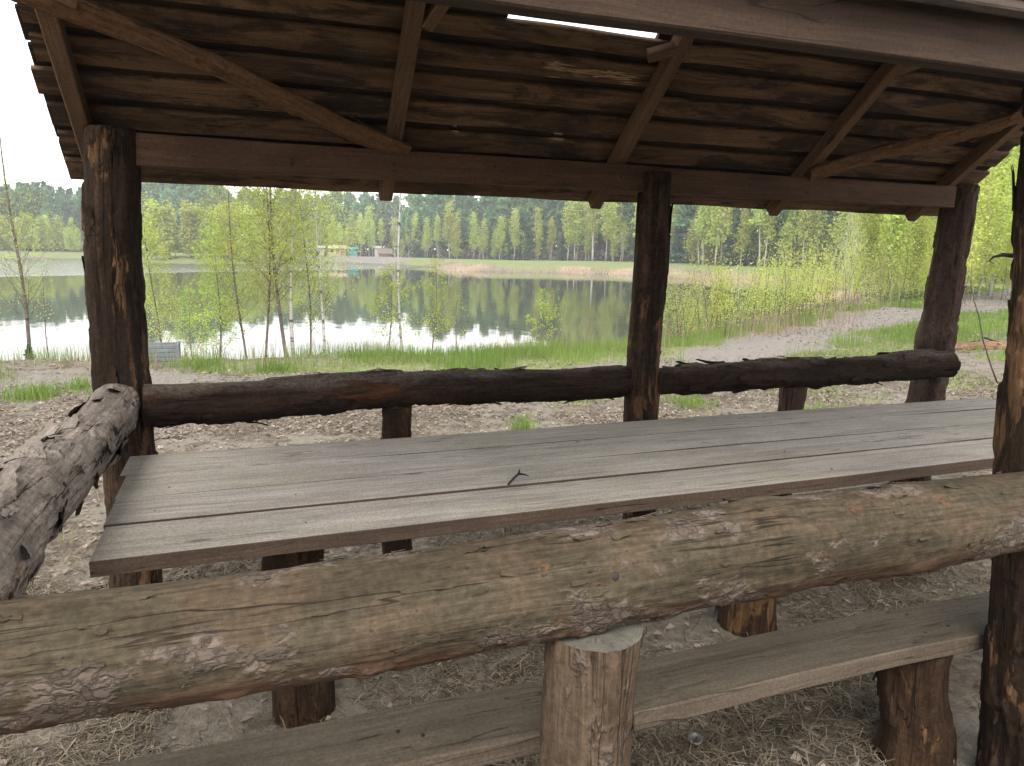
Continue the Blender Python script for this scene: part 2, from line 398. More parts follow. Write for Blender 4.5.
# ------------------------------------------------------------------ lake, ground
LAKE = np.array([(-90, 13), (-40, 13.6), (-14, 14.2), (-5, 14.0), (-1, 13.3), (3, 13.0), (6, 13.2), (9, 14.4), (14, 18.5), (25, 28.5), (40, 44), (52, 52), (48, 66),
                 (50, 85), (40, 94.5), (25.7, 98.5), (31.7, 123), (26.3, 150), (16.8, 174.5), (1.3, 134), (-5, 131), (-15.5, 134), (-30, 175), (-43, 164), (-90, 150), (-140, 80)], float)

def lake_sd(P):
    """signed distance to the shoreline, positive on land"""
    P = np.asarray(P, float); d2 = np.full(len(P), 1e18); ins = np.zeros(len(P), bool)
    n = len(LAKE)
    for i in range(n):
        a = LAKE[i]; b = LAKE[(i + 1) % n]; e = b - a; w = P - a
        t = np.clip((w @ e) / (e @ e), 0, 1)
        q = w - t[:, None] * e
        d2 = np.minimum(d2, (q * q).sum(1))
        c = (a[1] <= P[:, 1]) != (b[1] <= P[:, 1])
        with np.errstate(divide='ignore', invalid='ignore'):
            xi = a[0] + (P[:, 1] - a[1]) / (e[1] if e[1] else 1e-9) * e[0]
        ins ^= c & (P[:, 0] < xi)
    return np.sqrt(d2) * np.where(ins, -1, 1)

WATER_Z = -1.2
def ground_z(P):
    P = np.asarray(P, float); d = lake_sd(P)
    P3 = np.column_stack([P, np.zeros(len(P))])
    r = np.hypot(P[:, 0], P[:, 1])
    d = d + fbm(P3 * .35, 5, 3) * np.clip(r / 40, .25, 2.0)
    near = r < 26
    w = np.where(near, 2.6, 7.0)
    land = WATER_Z - .05 + (-WATER_Z + .05) * sstep(-.1, 1., d / w)
    z = np.where(d > -.1 * w, land, WATER_Z - .05 - np.minimum(1.6, .25 * (-d)))
    und = fbm(P3 * .5, 11, 3) * .05 + fbm(P3 * 3., 12, 3) * .018
    far = fbm(P3 * .02, 21, 3) * .5 * sstep(40, 140, r)
    shelter = np.exp(-(((P[:, 0] - 1.6) / 3.) ** 2 + ((P[:, 1] - 2.2) / 1.8) ** 2))
    return z + np.where(d > 0, und * (1 - .6 * shelter) + far * sstep(2, 20, d), 0)

def gz(x, y): return float(ground_z(np.array([[x, y]]))[0])

def seg_d(P, pts):
    d = np.full(len(P), 1e9)
    for a, b in zip(pts[:-1], pts[1:]):
        a = np.array(a, float); b = np.array(b, float); e = b - a
        t = np.clip(((P - a) @ e) / (e @ e), 0, 1)
        d = np.minimum(d, np.linalg.norm(P - a - t[:, None] * e, axis=1))
    return d

PATH = [(-14, 10.0), (-5, 9.3), (-1, 9.2), (3, 7.9), (6.5, 8.9), (9.5, 10.9), (14, 13.6), (22, 17.5), (40, 26), (70, 40)]
def masks(P):
    """sand track, green grass, dry reed masks"""
    P3 = np.column_stack([P, np.zeros(len(P))])
    d = lake_sd(P); r = np.hypot(P[:, 0], P[:, 1])
    nz = fbm(P3 * .6, 31, 4); nf = fbm(P3 * 2.2, 37, 4)
    pw = np.where(P[:, 0] > 5, np.clip(.062 * P[:, 0], .42, 2.2), .55)
    path = sstep(.35, -.35, seg_d(P, PATH) - pw + nz * .9) * np.where(P[:, 0] < 6, .6, 1.)
    beach = sstep(30, 16, np.hypot(P[:, 0] - 22, P[:, 1] - 168)) * sstep(26, 14, d)
    sand = np.maximum(path, beach)
    near = r < 30
    bank = sstep(5.0, 3.9, d + nz * .5) * sstep(-.5, .3, d) * sstep(.2, 1.2, P[:, 0] + nz + .5 * (P[:, 1] - 12)) 
    lush = bank * near
    patch = sstep(.26, .5, nz + .35 * nf) * near * sstep(3.2, 4.4, P[:, 1]) * .8
    side = sstep(1.6, .4, np.abs(seg_d(P, PATH) - pw - .9) + nz * .8) * near * sstep(5, 8, P[:, 0]) * .8
    side = np.maximum(side, sstep(2.2, 1., np.abs(d - 2.6)) * near * np.where(P[:, 0] < .5, .22, .45))
    for tx, ty, tr_ in ((-2.02, 8.35, .3), (-1.6, 8.75, .2), (.35, 9.35, .3), (1.2, 8.0, .22), (-2.9, 9.7, .35), (2.3, 5.9, .2), (4.3, 6.4, .25)):
        patch = np.maximum(patch, sstep(tr_, tr_ * .35, np.hypot(P[:, 0] - tx, P[:, 1] - ty) + nf * .12))
    farg = np.where((P[:, 0] > 20) & (P[:, 1] < 130), sstep(3.0, 4.6, d), sstep(.2, 1.5, d)) * sstep(60, 45, d) * (~near)
    grass = np.clip(np.maximum.reduce([lush, patch, side, farg]) - sand, 0, 1)
    reed = sstep(-.5, .5, d) * sstep(3.4, 2.4, d + nz * .8) * (~near) * sstep(18, 24, P[:, 0]) * sstep(135, 118, P[:, 1])
    return sand, grass, reed

def axis(lo, hi, a, b, s):
    """coordinates: step s in [a,b], growing outside"""
    c = list(np.arange(a, b, s)); st = s; x = c[-1]
    while x < hi: st *= 1.075; x += st; c.append(x)
    st = s; x = c[0]; pre = []
    while x > lo: st *= 1.075; x -= st; pre.append(x)
    return np.array(pre[::-1] + c)

def ground_mat():
    m, nt = newmat('forest ground'); g = G(nt)
    v = g.n('ShaderNodeTexCoord').outputs['Object']
    n1 = g.noise(v, 1.1, 6, .65); n2 = g.noise(v, 9., 6, .7); n3 = g.noise(v, 55., 4, .7)
    vo = g.n('ShaderNodeTexVoronoi', {'Vector': v, 'Scale': 34.}).outputs['Color']
    soil = g.ramp(g.math('ADD', g.math('MULTIPLY', n2, .6), g.math('MULTIPLY', n3, .4)), [(.3, (.040, .033, .024)), (.5, (.112, .094, .071)), (.68, (.220, .190, .150))])
    soil = g.mix(.35, soil, g.ramp(vo, [(.2, (.065, .052, .038)), (.8, (.260, .220, .172))]))
    duff = g.step(g.noise(v, 3.4, 6, .68), .50, .60)
    grey0 = soil
    grey = g.mix(g.step(n1, .38, .62), soil, g.mix(n3, (.090, .080, .064), (.228, .208, .176)))
    sand = g.ramp(g.math('ADD', g.math('MULTIPLY', n2, .5), g.math('MULTIPLY', n3, .5)), [(.3, (.105, .094, .083)), (.65, (.205, .188, .171))])
    gr = g.ramp(n2, [(.3, (.085, .112, .036)), (.7, (.185, .225, .078))])
    rd = g.ramp(n2, [(.3, (.20, .14, .09)), (.7, (.36, .27, .19))])
    jag = g.math('MULTIPLY', g.math('SUBTRACT', n2, .5), 1.1)
    def msk(nm): return g.step(g.math('ADD', g.attr(nm), jag), .3, .62)
    grey = g.mix(g.math('MULTIPLY', duff, .65), grey, g.mix(n3, (.028, .022, .016), (.075, .060, .045)))
    col = g.mix(msk('sand'), grey, sand)
    col = g.mix(g.math('MULTIPLY', msk('lawn'), .85), col, gr)
    col = g.mix(msk('reed'), col, rd)
    h = g.math('ADD', n3, g.math('MULTIPLY', n2, 1.2))
    g.out(g.principled(col, .95, g.bump(h, .7, .02), .1))
    return m

def build_ground():
    xs = axis(-620, 620, -6.5, 15.5, .13); ys = axis(-70, 760, .4, 15.6, .13)
    X, Y = np.meshgrid(xs, ys); P = np.column_stack([X.ravel(), Y.ravel()])
    Z = ground_z(P); sand, grass, reed = masks(P)
    Q = grid_quads(len(ys), len(xs))
    V = np.column_stack([P, Z])
    cen = sand[Q].mean(1); pc = P[Q].mean(1)
    ispath = (cen > .5) & (pc[:, 0] > 3.) & (pc[:, 1] < 60)
    mat = ground_mat()
    for nm, sel in (('ground', ~ispath), ('sandy_track', ispath)):
        q = Q[sel]; used, inv = np.unique(q.ravel(), return_inverse=True)
        b = MB(); b.add(V[used], inv.reshape(-1, 4)); o = b.build(nm, mat)
        for an, arr in (('sand', sand), ('lawn', grass), ('reed', reed)):
            at = o.data.attributes.new(an, 'FLOAT', 'POINT'); at.data.foreach_set('value', arr[used].astype(np.float32))
        tag(o, kind='structure')
build_ground()

def build_water():
    m, nt = newmat('lake water'); g = G(nt)
    v = g.n('ShaderNodeTexCoord').outputs['Object']
    s = g.n('ShaderNodeSeparateXYZ', {0: v})
    w1 = g.noise(g.vmath('MULTIPLY', v, (1., .6, 1)), 1.6, 3, .5)
    w2 = g.noise(v, 9., 3, .6)
    # a breeze roughens the water out beyond the calm near part
    bz = g.step(g.math('ADD', g.math('SUBTRACT', s.outputs[1], g.math('MULTIPLY', s.outputs[0], .9)), g.math('MULTIPLY', g.noise(v, .05, 3), 12.)), 96., 100.)
    h = g.math('ADD', g.math('MULTIPLY', w1, g.math('ADD', .012, g.math('MULTIPLY', bz, .8))), g.math('MULTIPLY', w2, g.math('ADD', .0015, g.math('MULTIPLY', bz, .12))))
    col = g.mix(.5, (.040, .048, .026), (.046, .050, .034))
    g.out(g.principled(col, g.math('ADD', .015, g.math('MULTIPLY', bz, .12)), g.bump(h, 1., .25), .5, IOR=1.333))
    b = MB()
    nx = 40
    xs = np.linspace(-170, 75, nx); ys = np.linspace(10, 190, nx)
    X, Y = np.meshgrid(xs, ys)
    b.add(np.column_stack([X.ravel(), Y.ravel(), np.full(X.size, WATER_Z)]), grid_quads(nx, nx))
    tag(b.build('lake_water', m), kind='structure')
build_water()

# ------------------------------------------------------------------ logs and timber
def log_geo(L, r0, r1, seed, nl=None, nr=None, bend=(0, 0), lump=.05, ridge=.012, knots=(), flakes=0, flake_len=.08, flake_lift=.012, ragged=0., res=.009, cap_mat=1, cap_dish=.002, gnarl=()):
    """log along +X from 0 to L"""
    rng = np.random.default_rng(seed)
    rm = max(r0, r1)
    nl = nl or max(8, int(L / res)); nr = nr or max(16, int(2 * np.pi * rm / res))
    u = np.linspace(0, 1, nl)[:, None]; th = (np.arange(nr) / nr * 2 * np.pi)[None, :]
    x = u * L + 0 * th; r = (r0 + (r1 - r0) * u) + 0 * th
    c, s = np.cos(th) + 0 * u, np.sin(th) + 0 * u
    P = np.stack([x, c * rm, s * rm], -1).reshape(-1, 3)
    lo = fbm(P * np.array([1.6, 5, 5]), seed, 3).reshape(nl, nr)
    st = fbm(P * np.array([5., 38, 38]), seed + 5, 4).reshape(nl, nr)
    pt = fbm(P * np.array([5.5, 16, 16]), seed + 9, 4).reshape(nl, nr)
    plate = sstep(.0, .16, pt)
    r = r * (1 + lump * lo) + ridge * (.55 * st + plate - .5)
    if ragged: r = r + ragged * np.clip(fbm(P * np.array([14, 30, 30]), seed + 3, 4).reshape(nl, nr) - .12, 0, 1) * sstep(.15, -.5, s)
    for (kx, kth, kr, kh) in knots:
        dth = (th - kth + np.pi) % (2 * np.pi) - np.pi
        r = r + kh * np.exp(-(((x - kx) / (kr * 1.5)) ** 2 + (dth * rm / kr) ** 2))
    for (gx, gw, gh) in gnarl:
        r = r + gh * np.exp(-((x - gx) / gw) ** 2) * (.7 + .5 * lo)
    cy = bend[0] * np.sin(np.pi * u) + .012 * np.sin(u * 7 + seed) ; cz = bend[1] * np.sin(np.pi * u) + .008 * np.sin(u * 9 + seed * 2)
    V = np.stack([x, c * r + cy, s * r + cz], -1)
    b = MB()
    b.add(V.reshape(-1, 3), grid_quads(nl, nr, True)[:, ::-1], mat=0)
    for e in (0, nl - 1):                              # cut ends
        ring = V[e]; cen = ring.mean(0); sgn = -1 if e == 0 else 1
        n2 = 5; vs = [cen + (ring - cen) * k for k in np.linspace(1, .2, n2)]
        vs = np.concatenate(vs); vs[:, 0] += sgn * cap_dish
        q = grid_quads(n2, nr, True)
        if e == 0: q = q[:, ::1]
        else: q = q[:, ::-1]
        vs = np.vstack([vs, cen + np.array([sgn * cap_dish, 0, 0])])
        k = np.arange(nr); a = (n2 - 1) * nr
        t = np.stack([np.full(nr, n2 * nr), a + k, a + (k + 1) % nr], 1)
        if e != 0: t = t[:, ::-1]
        b.add(vs, q, t, mat=cap_mat)
    for i in range(flakes):                            # loose curls and plates of bark lifting off the log
        ix = int(rng.uniform(.02, .95) * nl); it = rng.integers(nr)
        ln = flake_len * rng.uniform(.4, 1.3); wd = ln * rng.uniform(.15, .5)
        na, nb = 6, 4; fx = np.linspace(0, ln, na); fy = np.linspace(-.5, .5, nb) * wd
        sg0 = 1 if rng.random() < .5 else -1
        if not (0 < V[ix, it][0] + sg0 * ln < L - .01): continue
        base = V[ix, it]; ax_r = np.array([0, c[ix, it], s[ix, it]]); ax_t = np.array([0, -s[ix, it], c[ix, it]])
        sg = sg0
        pts = []
        lift = flake_lift * rng.uniform(.3, 1.5)
        for a_ in range(na):
            for b_ in range(nb):
                tt = a_ / (na - 1)
                shr = (1 - .5 * tt ** 2) * (1 + .25 * rng.normal() * (b_ in (0, nb - 1)))
                th_ = fy[b_] * shr
                dr = .002 + lift * tt ** 1.8 - th_ * th_ / (2 * rm) + rng.normal() * .0008
                pts.append(base + np.array([sg * fx[a_] * 1., 0, 0]) + ax_t * th_ + ax_r * dr)
        q = grid_quads(na, nb)
        pts = np.array(pts)
        b.add(pts, q, mat=0, tone=rng.uniform(0, .35))
        b.add(pts - ax_r * .003, q[:, ::-1], mat=0, tone=0)
    return b

def put_log(name, p0, p1, r0, r1, seed, mats, parent=None, up=(0, 0, 1), **kw):
    m, L = frame(p0, p1, up)
    return log_geo(L, r0, r1, seed, **kw).build(name, mats, parent, True, m)

def timber_geo(b, x0, x1, y0, y1, z0, z1, seed, wob=.003, bev=.004, mat=0, edge_mat=None, tone=0., wane=0., nl=None):
    """board along X; section y0..y1 by z0..z1 with eased edges"""
    L = x1 - x0; nl = nl or max(4, int(L / .06))
    u = np.linspace(0, 1, nl)
    e = min(bev, (z1 - z0) * .4)
    sec = [(y0 + e, z0), (y1 - e, z0), (y1, z0 + e), (y1, z1 - e), (y1 - e, z1), (y0 + e, z1), (y0, z1 - e), (y0, z0 + e)]
    P = np.zeros((nl, 8, 3))
    for k, (yy, zz) in enumerate(sec):
        P[:, k, 0] = x0 + u * L; P[:, k, 1] = yy; P[:, k, 2] = zz
    sx = x0 + u * L
    q = np.column_stack([sx * 1.3, np.zeros(nl), np.full(nl, seed * 3.7)])
    wy = fbm(q, seed, 3) * wob; wz = fbm(q + 9, seed + 1, 3) * wob
    wl = fbm(q * 2 + 20, seed + 2, 3) * wane; wr = fbm(q * 2 + 40, seed + 3, 3) * wane
    for k in range(8):
        P[:, k, 1] += wy + (wl if k in (0, 5, 6, 7) else wr); P[:, k, 2] += wz
    endw = np.random.default_rng(seed).normal(size=2) * .0
    Q = grid_quads(nl, 8, True).reshape(nl - 1, 8, 4)
    mi = np.full((nl - 1, 8), mat)
    if edge_mat is not None: mi[:, (1, 2, 3, 5, 6, 7)] = edge_mat
    V = P.reshape(-1, 3)
    b.add(V, Q.reshape(-1, 4), mat=mi.reshape(-1), tone=tone, aux=seed * .173 % 5)
    for en in (0, nl - 1):
        r = P[en]; vs = np.vstack([r, r.mean(0)]); k = np.arange(8)
        t = np.stack([np.full(8, 8), (k + 1) % 8, k], 1)
        if en: t = t[:, ::-1]
        b.add(vs, None, t, mat=mat if edge_mat is None else edge_mat, tone=tone, aux=seed * .173 % 5)

def disc(b, c, n, r, mat, k=7, h=.002):
    c = np.array(c, float); n = np.array(n, float); n /= np.linalg.norm(n)
    a = np.cross(n, [0.3, .5, .81]); a /= np.linalg.norm(a); d = np.cross(n, a)
    V, Q, T = tube(np.array([c - n * h, c + n * h]), [r, r * .9], k)
    b.add(V, Q, T, mat=mat)

def put_timber(name, p0, p1, w, h, seed, mats, parent=None, up=(0, 0, 1), nails=(), **kw):
    m, L = frame(p0, p1, up)
    b = MB(); timber_geo(b, 0, L, -w / 2, w / 2, 0, h, seed, **kw)
    for (nx, ny, nz_, face) in nails:
        disc(b, (nx, ny, nz_), face, .006, len(mats) - 1)
    return b.build(name, mats, parent, False, m)

# ================================================================== THE SHELTER
SH = empty('picnic_shelter', (1.65, 2.15, 0), 'open log picnic shelter with dark plank roof and log rails around a table', 'shelter')
S_ = .8
def under(y): return 1.903 + (3.1 - y) * S_            # underside of the far rafters

# far posts
put_log('post', (-.475, 3.12, -.15), (-.428, 3.12, 1.915), .096, .096, 3, [M['post'], M['end_dark']], SH, (0, -1, 0), lump=.05, ridge=.008, flakes=14, flake_len=.12, knots=[(1.05, 3.3, .05, .010), (1.5, 3.6, .04, .014), (.85, 2.1, .05, .008)])
put_log('post', (1.815, 3.075, -.15), (1.805, 3.06, 1.87), .083, .076, 4, [M['post'], M['end_dark']], SH, (0, -1, 0), lump=.06, ridge=.009, flakes=14, flake_len=.12, knots=[(1.2, .5, .05, .012)])
put_log('post', (3.70, 3.15, -.15), (3.84, 3.15, 1.91), .110, .086, 5, [M['post_grey'], M['end_dark']], SH, (0, -1, 0), lump=.07, ridge=.010, bend=(.0, .0), flakes=8, knots=[(1.18, 3.2, .05, .028), (1.2, .2, .05, .022)], gnarl=[(1.2, .07, .02)])
# near posts (the one beside the camera's view and the two that carry the roof outside it)
o = put_log('post', (2.085, 1.27, -.15), (1.845, 1.27, 2.03), .112, .094, 6, [M['post'], M['end_dark']], SH, (0, -1, 0), lump=.06, ridge=.011, flakes=22, flake_len=.09, flake_lift=.007, res=.006, knots=[(.45, 1.0, .07, .02)])
b = MB(); V, Q, T = tube([(1.865, 1.325, 1.514), (1.846, 1.345, 1.511), (1.832, 1.361, 1.513), (1.820, 1.377, 1.507), (1.816, 1.383, 1.497), (1.822, 1.377, 1.490)], [.006, .0065, .006, .003, .002, .001], 6); b.add(V, Q, T)
b.build('bark_curl', M['twig'], o)
for px, sd in ((-.5, 61), (3.78, 62)):
    put_log('post', (px, 1.27, -.15), (px, 1.27, 2.03), .10, .09, sd, [M['post'], M['end_dark']], SH, (0, -1, 0), lump=.05, ridge=.009, flakes=6, res=.02)

# far rails with the short posts under them
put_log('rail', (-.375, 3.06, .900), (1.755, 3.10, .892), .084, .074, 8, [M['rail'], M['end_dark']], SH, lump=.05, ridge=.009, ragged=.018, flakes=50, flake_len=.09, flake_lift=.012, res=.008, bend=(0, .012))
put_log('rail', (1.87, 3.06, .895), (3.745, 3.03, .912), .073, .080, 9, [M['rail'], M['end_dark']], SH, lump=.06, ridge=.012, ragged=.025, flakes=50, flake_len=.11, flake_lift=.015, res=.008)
put_log('rail_support', (.59, 3.11, -.1), (.595, 3.09, .835), .068, .066, 10, [M['leg'], M['end_dark']], SH, (0, -1, 0), lump=.04, ridge=.006, flakes=5, flake_len=.07)
put_log('rail_support', (2.70, 3.10, -.1), (2.705, 3.07, .835), .070, .066, 11, [M['post_grey'], M['end_dark']], SH, (0, -1, 0), lump=.04, ridge=.006, flakes=5, flake_len=.07)
# the side rail on the left
o = put_log('rail', (-.482, 1.30, .925), (-.470, 3.035, .905), .092, .086, 12, [M['greylog'], M['end_dark']], SH, lump=.055, ridge=.007, ragged=.012, flakes=95, flake_len=.13, flake_lift=.013, res=.006, gnarl=[(.75, .10, .012), (1.2, .12, -.010)])
tag(o, 'weathered grey side rail with peeling bark')
# near rail: the thick greenish log across the foreground, on a stump
o = put_log('rail', (-.62, 1.215, .868), (2.45, 1.20, .885), .097, .099, 14, [M['mosslog'], M['end']], SH, lump=.028, ridge=.0034, ragged=.014, flakes=190, flake_len=.035, flake_lift=.004, res=.0055, bend=(0, .006), knots=[(1.27, 3.9, .012, -.012), (1.62, 1.5, .05, .014), (2.0, 4.6, .06, .015)])
tag(o, 'thick greenish peeled log rail across the front')
b = MB(); kc = np.array([.614, 1.119, .917]); kn = np.array([-.007, -.902, .431])
V, Q, T = tube(np.array([kc - kn * .02, kc + kn * .007, kc + kn * .010]), [.012, .011, .008], 12); b.add(V, Q, T)
b.build('knot', M['nail'], o)
o = put_log('rail_support', (.612, 1.162, -.1), (.603, 1.162, .800), .098, .090, 15, [M['stump'], M['end']], SH, (0, -1, 0), lump=.035, ridge=.005, flakes=34, flake_len=.05, flake_lift=.005, res=.005, cap_dish=.0)
tag(o, 'pale tan stump post with bark flakes')

# eave beams
put_timber('eave_beam', (-.42, 3.085, 1.786), (1.83, 3.085, 1.783), .05, .116, 21, [M['beam'], M['beam'], M['nail']], SH, nails=[(.62, -.027, .055, (0, -1, 0)), (.62, -.027, .04, (0, -1, 0)), (1.02, -.027, .06, (0, -1, 0)), (1.02, -.027, .03, (0, -1, 0)), (1.45, -.027, .075, (0, -1, 0)), (2.05, -.027, .06, (0, -1, 0))], wob=.004)
put_timber('eave_beam', (1.835, 3.087, 1.781), (3.70, 3.087, 1.777), .05, .113, 22, [M['beam'], M['beam'], M['nail']], SH, nails=[(.5, -.027, .06, (0, -1, 0)), (.85, -.027, .04, (0, -1, 0))], wob=.004)
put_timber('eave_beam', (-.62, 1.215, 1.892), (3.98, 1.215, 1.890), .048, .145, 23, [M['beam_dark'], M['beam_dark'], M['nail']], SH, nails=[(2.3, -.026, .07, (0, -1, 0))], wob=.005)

# rafters
UPF = (0, .8, 1.)
RID = 2.134
for i, (x0, x1) in enumerate(((-.515, -.535), (.612, .58), (1.648, 1.645), (2.715, 2.712), (3.70, 3.76))):
    lo = Vector((x0, 3.335, under(3.335))); hi = Vector((x1, RID + .03, under(RID + .03)))
    put_timber('rafter', lo, hi, .056, .066, 30 + i, [M['rafter']], SH, UPF, wob=.004)
    a = Vector((x0 + .02, 1.245, 1.955 + .125 * S_ - .085)); bq = Vector((x1 + .02, RID - .03, 1.955 + (RID - .03 - 1.12) * S_ - .085))
    put_timber('rafter', a, bq, .056, .066, 40 + i, [M['rafter']], SH, (0, -.8, 1.), wob=.004)
# short blocks nailed to the rafters
for i, (p0, p1) in enumerate((((.64, 2.66, under(2.66) + .0), (.76, 2.45, under(2.45) + .02)), ((1.665, 2.62, under(2.62)), (1.53, 2.68, under(2.68) + .01)), ((2.735, 2.62, under(2.62) + .01), (2.93, 2.55, under(2.55) + .03)))):
    put_timber('block', p0, p1, .045, .04, 50 + i, [M['rafter']], SH, UPF)
# diagonal wind braces: rough slabs with bark left on the edges
def brace(p0, p1, r, seed, fl):
    m, L = frame(p0, p1, (0, .8, 1))
    b = log_geo(L, r, r * .92, seed, lump=.07, ridge=.006, ragged=.02, flakes=fl, flake_len=.13, flake_lift=.012, res=.007)
    o = b.build('brace', [M['brace'], M['end_dark']], SH, True, m)
    o.data.transform(Matrix.Diagonal((1, 1, .55, 1)))
    return o
brace((-.72, 2.60, under(2.60) - .025), (.655, 3.075, under(3.075) - .022), .043, 71, 16)
brace((2.69, 3.066, under(3.066) - .026), (3.82, 2.62, under(2.62) - .03), .046, 72, 22)

# roof decks: two layers of boards, the upper ones over the gaps of the lower
def deck(flip):
    """local X along the eave, local Y up the slope, local Z out of the roof"""
    rng = np.random.default_rng(81 + flip)
    b = MB(); ln = math.hypot(1, S_)
    total = 1.27 * ln if not flip else 1.02 * ln
    y = 0.; k = 0
    while y < total - .03:
        w = .1047 + rng.normal() * .004; w = w - .016 * (k == 6 and not flip); w = min(w, total - y)
        xa = -.625 + rng.normal() * .008; xb = 3.99 + rng.normal() * .012
        tn = float(np.clip(rng.normal(.0, .05), 0, .1))
        sd = 100 + k + 40 * flip
        if k in (1, 4, 7) and not flip:                # some courses are two boards butted over a rafter
            xm = (1.648, 2.713, .6)[(1, 4, 7).index(k)]
            timber_geo(b, xa, xm - .003, y, y + w, 0, .021, sd, wob=.005, wane=.008, tone=tn)
            timber_geo(b, xm + .003, xb, y + .004, y + w - .004, 0, .021, sd + 11, wob=.005, wane=.008, tone=tn)
        else:
            timber_geo(b, xa, xb, y, y + w, 0, .021, sd, wob=.005, wane=.009, tone=tn)
        g0 = y + w; gap = .1387 - w
        c = g0 + gap / 2; uw = .062
        if c < total:
            segs = [(-.62, 4.0)]
            if not flip:
                row = c / ln
                if abs((3.4 - row) - 2.655) < .062 and not getattr(deck, 'slot', False):
                    segs = [(-.62, .95), (1.585, 4.0)]; deck.slot = True
                elif abs((3.4 - row) - 3.19) < .06: segs = [(-.62, 1.575), (1.60, 2.235), (2.262, 2.384), (2.405, 4.0)]
                elif abs((3.4 - row) - 3.08) < .06: segs = [(-.62, .855), (.885, 1.315), (1.365, 4.0)]
            for si, (s0, s1) in enumerate(segs):
                if si and len(segs) > 1 and segs[0][1] != .95:
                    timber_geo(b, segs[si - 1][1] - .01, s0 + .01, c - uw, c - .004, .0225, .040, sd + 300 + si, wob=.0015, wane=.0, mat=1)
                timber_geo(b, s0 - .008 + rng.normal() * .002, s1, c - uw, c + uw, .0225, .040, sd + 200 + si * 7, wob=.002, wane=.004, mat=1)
        y = g0 + gap; k += 1
    if not flip:                                       # torn, splintered place
        for i in range(64):
            x = rng.uniform(1.13, 1.52); yy = .583 * ln + rng.normal() * .010 - (x - 1.13) * .03
            l = rng.uniform(.03, .12); w = rng.uniform(.0012, .0045); d = -.002 - rng.uniform(0, .004)
            b.add([(x, yy - w, d), (x + l * .5, yy - w * .6, d - .002), (x + l, yy, d - .001), (x + l * .4, yy + w, d - .001)], [(0, 1, 2, 3)], mat=2)
    p0 = Vector((0, 3.4, 1.992 - .3 * S_)) if not flip else Vector((0, 1.15, 1.979))
    ya = Vector((0, -1, S_)).normalized() if not flip else Vector((0, 1, S_)).normalized()
    xa = Vector((1, 0, 0))
    z = xa.cross(ya)
    mw = Matrix.Identity(4)
    if z.z < 0: z = -z
    for i in range(3): mw[i][0] = xa[i]; mw[i][1] = ya[i]; mw[i][2] = z[i]; mw[i][3] = p0[i]
    if flip is False and xa.cross(ya).z < 0:
        pass
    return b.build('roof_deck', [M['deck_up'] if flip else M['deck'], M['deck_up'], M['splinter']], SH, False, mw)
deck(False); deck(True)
put_timber('ridge_cap', (-.64, RID, 2.815), (4.02, RID, 2.815), .16, .02, 90, [M['deck_up']], SH)

# ================================================================== TABLE, BENCHES
TB = empty('picnic_table', (1.6, 2.3, 0), 'long grey weathered plank picnic table under the shelter roof', 'table')
b = MB()
# four boards; near ones straight, a dark open joint before the front board
def tboard(ya0, ya1, yb0, yb1, xa, xb, seed, tone, sag=0.):
    bb = MB(); timber_geo(bb, xa, xb, 0, 1, 0, .04, seed, wob=.0, bev=.0016, mat=0, edge_mat=1, tone=tone, nl=60)
    for i, V in enumerate(bb.V):
        t = (V[:, 0] - xa) / (xb - xa)
        e = V[:, 1].copy()
        lo = ya0 + (ya1 - ya0) * t; hi = yb0 + (yb1 - yb0) * t
        e2 = np.where(e < .2, lo + e, np.where(e > .8, hi + (e - 1), lo + (hi - lo) * e))
        q = np.column_stack([V[:, 0] * 1.2, e * 3., np.full(len(V), seed)])
        V[:, 1] = e2 + fbm(q, seed, 3) * .003; V[:, 2] += .733 + fbm(q + 5, seed + 4, 2) * .003 + sag
        b.add(V, None)
    # re-add faces with proper offsets
    b.n -= 0
    off = b.n - bb.n
    for Q, qm in zip(bb.Q, bb.qm): b.Q.append(Q + off); b.qm.append(qm)
    for T, tm in zip(bb.T, bb.tm): b.T.append(T + off); b.tm.append(tm)
    k = len(bb.V)
    b.tone[-k:] = bb.tone; b.aux[-k:] = bb.aux
tboard(1.845, 1.865, 2.075, 2.085, -.367, 3.62, 201, .0)
tboard(2.090, 2.096, 2.3065, 2.302, -.375, 3.66, 202, .03)
tboard(2.3080, 2.3035, 2.546, 2.531, -.38, 3.64, 203, .06)
tboard(2.5475, 2.5328, 2.79, 2.755, -.40, 3.70, 204, .02)
for (nx, ny) in ((-.26, 2.17), (-.24, 2.38), (.13, 1.95), (.12, 2.2), (1.9, 1.93), (1.9, 2.17)):
    disc(b, (nx, ny, .7735), (0, 0, 1), .0035, 2, 8, .001)
b.build('tabletop', [M['table'], M['tedge'], M['nail']], TB, False)
put_log('leg', (.11, 2.31, -.1), (.115, 2.31, .735), .102, .098, 211, [M['leg'], M['end_dark']], TB, (0, -1, 0), lump=.05, ridge=.007, flakes=12, flake_len=.09)
put_log('leg', (1.90, 2.31, -.1), (1.905, 2.31, .735), .118, .108, 212, [M['leg'], M['end_dark']], TB, (0, -1, 0), lump=.05, ridge=.007, flakes=12, flake_len=.09)
put_log('leg', (2.91, 2.50, -.1), (2.91, 2.50, .735), .075, .072, 213, [M['leg'], M['end_dark']], TB, (0, -1, 0), lump=.05, ridge=.007, flakes=6, flake_len=.09)

